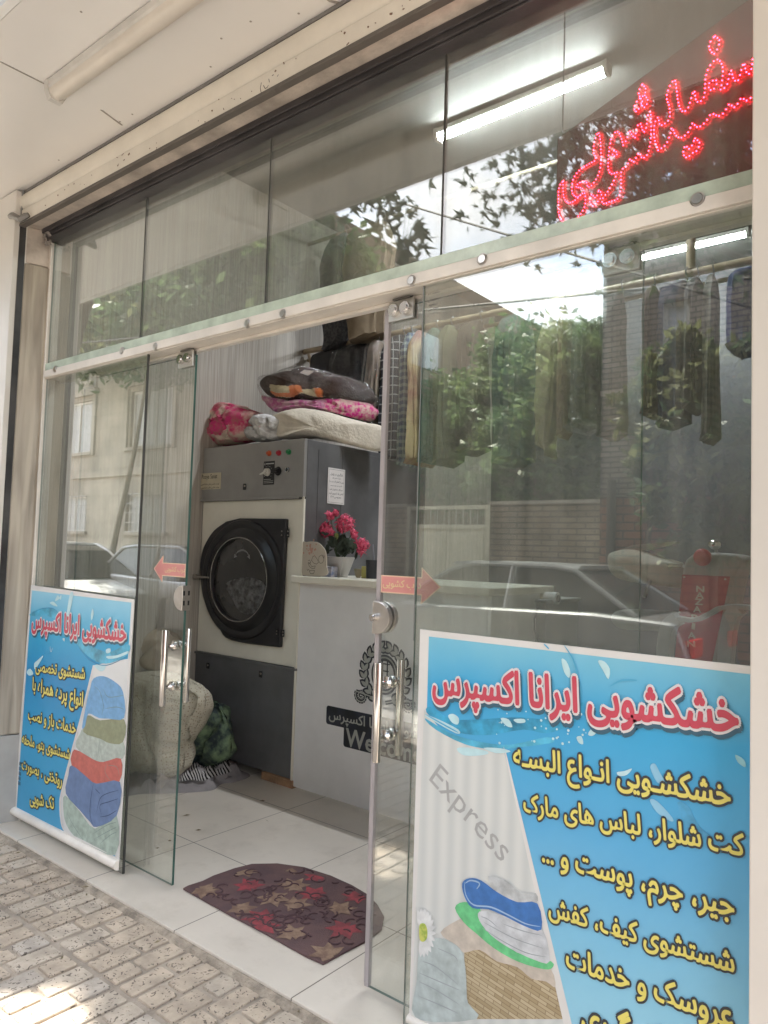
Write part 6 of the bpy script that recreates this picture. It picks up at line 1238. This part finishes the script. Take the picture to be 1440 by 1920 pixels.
c=MR(1345,830,6.6); tree('climbing_shrub','tall olive green shrub in front of the dark brick building','shrub',(c[0],c[1],GZ),3,c,(.85,.35,1.45),8000,.13,[LF4,LF3],seed=33,trunk_r=.06,ncl=80)
c=MR(1215,770,6.75); tree('climbing_shrub','thin leafy shrub left of the tall olive shrub','shrub',(c[0],c[1],GZ),3,c,(.35,.2,.9),1500,.12,[LF4,LF3],seed=34,trunk_r=.04,ncl=40)
c=MR(500,540,6.2); tree('roadside_tree','leafy tree in front of the stone house across the road','tree',(c[0],c[1],GZ),5,c,(2.2,1.3,2.0),15000,.20,[LF1,LF2],seed=35,ncl=130)
c=MR(300,585,6.3); tree('roadside_tree','broad leafy tree hiding the top of the stone house','tree',(c[0]-1.5,c[1],GZ),5,c,(4.2,.9,1.35),17000,.20,[LF1,LF4],seed=36,ncl=170,trunk_r=.07,lo_=6)
# near street trees on the shop's pavement (leaves over the pavement)
tree('plane_tree','plane tree on the shop pavement whose branches show behind the red sign','tree',(1.0,-2.25,PZ),5,(-.35,-2.6,4.35),(2.3,1.0,1.45),24000,.085,[LF3,LF3],seed=41,shape_='s',trunk_r=.14,ncl=120,clump=.42,inv=lambda p: p[1]>-1.75 or (p[2]<2.95+.42*max(0,-p[0]-1.9)))
tree('plane_tree','plane tree added out of view left of the canopy, its high crown shading the pavement','tree',(-9.4,-2.15,PZ),6,(-5.9,-2.1,5.4),(3.3,1.6,1.2),21000,.16,[LF3,LF3],seed=44,shape_='s',lo_=6,trunk_r=.13,ncl=150,clump=.42,inv=lambda p: p[2]<4.1 or p[1]>-.75 or math.hypot(p[0]+2.05+(p[2])*.536,p[1]+.72+p[2]*.179)<.26)  # added to shade the pavement; crown hole along the sun ray leaves one patch
# the small leafy twig hanging in the sky reflection
tw=[MR(748,548,2.4),MR(765,505,2.4),MR(778,478,2.4),MR(790,455,2.4)]; 
tree('hanging_branch','leafy plane branch hanging beside the canopy, against the bright sky','branch',tuple(MR(720,600,2.4)+np.array([0,0,.0])),1,MR(765,440,2.4),(.26,.2,.30),48,.125,[LF3,LF3],seed=47,shape_='s',trunk_r=.010,ncl=14,clump=.5)
tree('hanging_branch','second plane branch just under the canopy edge, higher and farther left','branch',tuple(MR(640,330,2.4)),1,MR(690,375,2.4),(.40,.2,.12),45,.12,[LF3,LF3],seed=48,shape_='s',trunk_r=.010,ncl=12,clump=.5)
# ---- overhead cables
cbm=INK
def cable(label,A,B,sag,r_=.012):
    A=np.array(A);B=np.array(B); d=B-A; A=A-d*4; B=B+d*4; n=40
    pts=[A+(B-A)*i/n-np.array([0,0,sag*4*(i/n)*(1-i/n)]) for i in range(n+1)]
    o=obj('overhead_cable',MB().tube(pts,r_,6),cbm,at=tuple(A),smooth=True); tag(o,label,'cable')
cable('thin black cable sloping down across the sky in the upper panes',MR(760,383,4.3),MR(1000,455,3.9),.0,.011)
cable('black cable crossing the sky in the right lower pane',MR(800,578,4.6),MR(1130,545,4.6),.02,.013)
# ---- cars
TYRE=mat('tyre',(.02,.02,.02),.8); RIM=mat('rim',(.45,.45,.45),.3,metal=.9); CG=mat('car_glass',(.012,.014,.015),.04,spec=.9)
def car(label,x0,yc_,col,body,cabin,w=1.66,roof_m=None,flip=False,cat='car',side_gl=None):
    """body/cabin: side outlines as (distance from the left end, height)"""
    t=thing('parked_car',label,cat,(x0+2,yc_,ROADZ)); cm_=mat('paint_'+label.split()[0]+str(len(label)),col,.28,metal=.2,var=.03,coat=.8)
    L_=max(p[0] for p in body); fx=(lambda d:L_-d) if flip else (lambda d:d)
    a=MB(); pts=[Vector((x0+fx(d),yc_-w/2,ROADZ+z)) for d,z in body]; a.prism(pts,(0,w,0)); obj('body',a,cm_,t,bevel=.05,seg=3)
    # cabin: lofted, narrower at the top
    zb=min(p[1] for p in cabin); zt_=max(p[1] for p in cabin); ins=lambda z: .06+.17*(z-zb)/(zt_-zb)
    n=len(cabin); V=[(x0+fx(d),yc_-w/2+ins(z),ROADZ+z) for d,z in cabin]+[(x0+fx(d),yc_+w/2-ins(z),ROADZ+z) for d,z in cabin]
    a=MB().add(V,[tuple(range(n)),tuple(range(2*n-1,n-1,-1))]+[(i,i+n,(i+1)%n+n,(i+1)%n) for i in range(n)]); obj('cabin_glass',a,CG,t,bevel=.02)
    top=[p for p in cabin if p[1]>zt_-.07]; a=MB()
    xs_=[fx(p[0]) for p in top]; xa_,xb_=min(xs_),max(xs_); q=MB()
    nn=8; Vv=[]
    for i in range(nn+1):
        x=xa_-.02+(xb_-xa_+.04)*i/nn; zz=zt_+.022*math.sin(math.pi*i/nn)
        Vv+=[(x0+x,yc_-w/2+.215,ROADZ+zz-.02),(x0+x,yc_-w/2+.30,ROADZ+zz+.018),(x0+x,yc_+w/2-.30,ROADZ+zz+.018),(x0+x,yc_+w/2-.215,ROADZ+zz-.02)]
    q.add(Vv,[(4*i+k,4*i+k+1,4*i+k+5,4*i+k+4) for i in range(nn) for k in range(3)]+[(0,1,2,3),(4*nn,4*nn+1,4*nn+2,4*nn+3)]); obj('roof',q,cm_,t,smooth=True)
    q=MB()
    for s_ in (-1,1):
        for (p,r9) in zip(cabin[:-1],cabin[1:]):
            q.tube([(x0+fx(p[0]),yc_+s_*(w/2-ins(p[1])+.004),ROADZ+p[1]),(x0+fx(r9[0]),yc_+s_*(w/2-ins(r9[1])+.004),ROADZ+r9[1])],.026,6)
        xm=(min(p[0] for p in cabin)+max(p[0] for p in cabin))/2+.05; q.tube([(x0+fx(xm),yc_+s_*(w/2-.055),ROADZ+zb),(x0+fx(xm),yc_+s_*(w/2-ins(zt_)+.004),ROADZ+zt_)],.03,6)
    obj('pillar',q,cm_,t,smooth=True)
    q=MB()
    for s_ in (-1,1): q.tube([(x0+fx(min(p[0] for p in cabin)+.05),yc_+s_*(w/2-.035),ROADZ+zb+.01),(x0+fx(max(p[0] for p in cabin)-.1),yc_+s_*(w/2-.035),ROADZ+zb+.01)],.010,6)
    obj('chrome_strip',q,CHROME,t)
    for dx in (.72,L_-.80):
        for s_ in (-1,1):
            wh=MB().tube([(x0+fx(dx),yc_+s_*(w/2-.17),ROADZ+.30),(x0+fx(dx),yc_+s_*(w/2-.15),ROADZ+.30),(x0+fx(dx),yc_+s_*(w/2+.0),ROADZ+.30),(x0+fx(dx),yc_+s_*(w/2+.02),ROADZ+.30)],[.27,.295,.295,.27],24); wo=obj('wheel',wh,TYRE,t,smooth=True)
            obj('rim',MB().tube([(x0+fx(dx),yc_+s_*(w/2+.0),ROADZ+.30),(x0+fx(dx),yc_+s_*(w/2+.024),ROADZ+.30)],[.18,.17],16),RIM,wo)
    for s_ in (-1,1):
        zl=[p[1] for p in body if p[0]<.15]; zz=ROADZ+.62
        x=x0+fx(-.012); q=MB().box((min(x,x0+fx(.03)),yc_+s_*(w/2-.10),zz),(max(x,x0+fx(.03)),yc_+s_*(w/2-.45),zz+.13)); obj('headlight',q,mat('lamp_clear',(.7,.7,.7),.1),t,bevel=.01)
        x=x0+fx(L_+.012); q=MB().box((min(x,x0+fx(L_-.03)),yc_+s_*(w/2-.08),zz),(max(x,x0+fx(L_-.03)),yc_+s_*(w/2-.35),zz+.16)); obj('tail_light',q,mat('lamp_red',(.45,.02,.02),.15),t,bevel=.01)
        xq=x0+fx(min(p[0] for p in cabin)+.42); obj('mirror',MB().box((xq-.05,yc_+s_*(w/2-.03),ROADZ+zb+.03),(xq+.06,yc_+s_*(w/2+.14),ROADZ+zb+.16)),mat('mirror_black',(.03,.03,.03),.4),t,bevel=.02)
    q=MB()
    for dd in (-.02,L_-.10): xx=x0+fx(dd); xy=x0+fx(dd+.12); q.box((min(xx,xy),yc_-w/2-.012,ROADZ+.28),(max(xx,xy),yc_+w/2+.012,ROADZ+.46))
    obj('bumper',q,mat('bumper_'+str(len(label)),tuple(c*.6 for c in col),.5),t,bevel=.03)
    return t
sb=[(0,.30),(.02,.70),(.12,.78),(1.20,.90),(3.45,.95),(4.22,.92),(4.34,.60),(4.34,.30),(3.95,.22),(.30,.22)]
sc9=[(1.10,.90),(1.78,1.30),(2.02,1.365),(2.95,1.365),(3.20,1.33),(3.85,.94)]
xr_=MR(1010,1080,5.0)[0]
car('dark grey saloon car parked by the garden wall, reflected above the right poster',xr_-2.85,-5.7,(.19,.195,.20),sb,sc9)
hb=[(0,.30),(.02,.66),(.12,.76),(.95,.90),(3.30,.98),(3.62,.96),(3.70,.60),(3.70,.30),(3.4,.22),(.3,.22)]
hc=[(.85,.90),(1.45,1.33),(1.75,1.43),(2.75,1.43),(3.1,1.39),(3.58,.97)]
xh_=MR(300,1040,5.4)[0]
car('silver white hatchback reflected in the left sliding door, parked by the stone house',xh_-1.0,-5.6,(.30,.30,.30),hb,hc,flip=True)
xv=MR(200,1035,4.2)[0]
car('bright white hatchback on the road at the far left of the reflection',xv-3.6,-4.4,(.75,.75,.74),hb,hc,flip=True)
xv=MR(200,1090,2.9)[0]
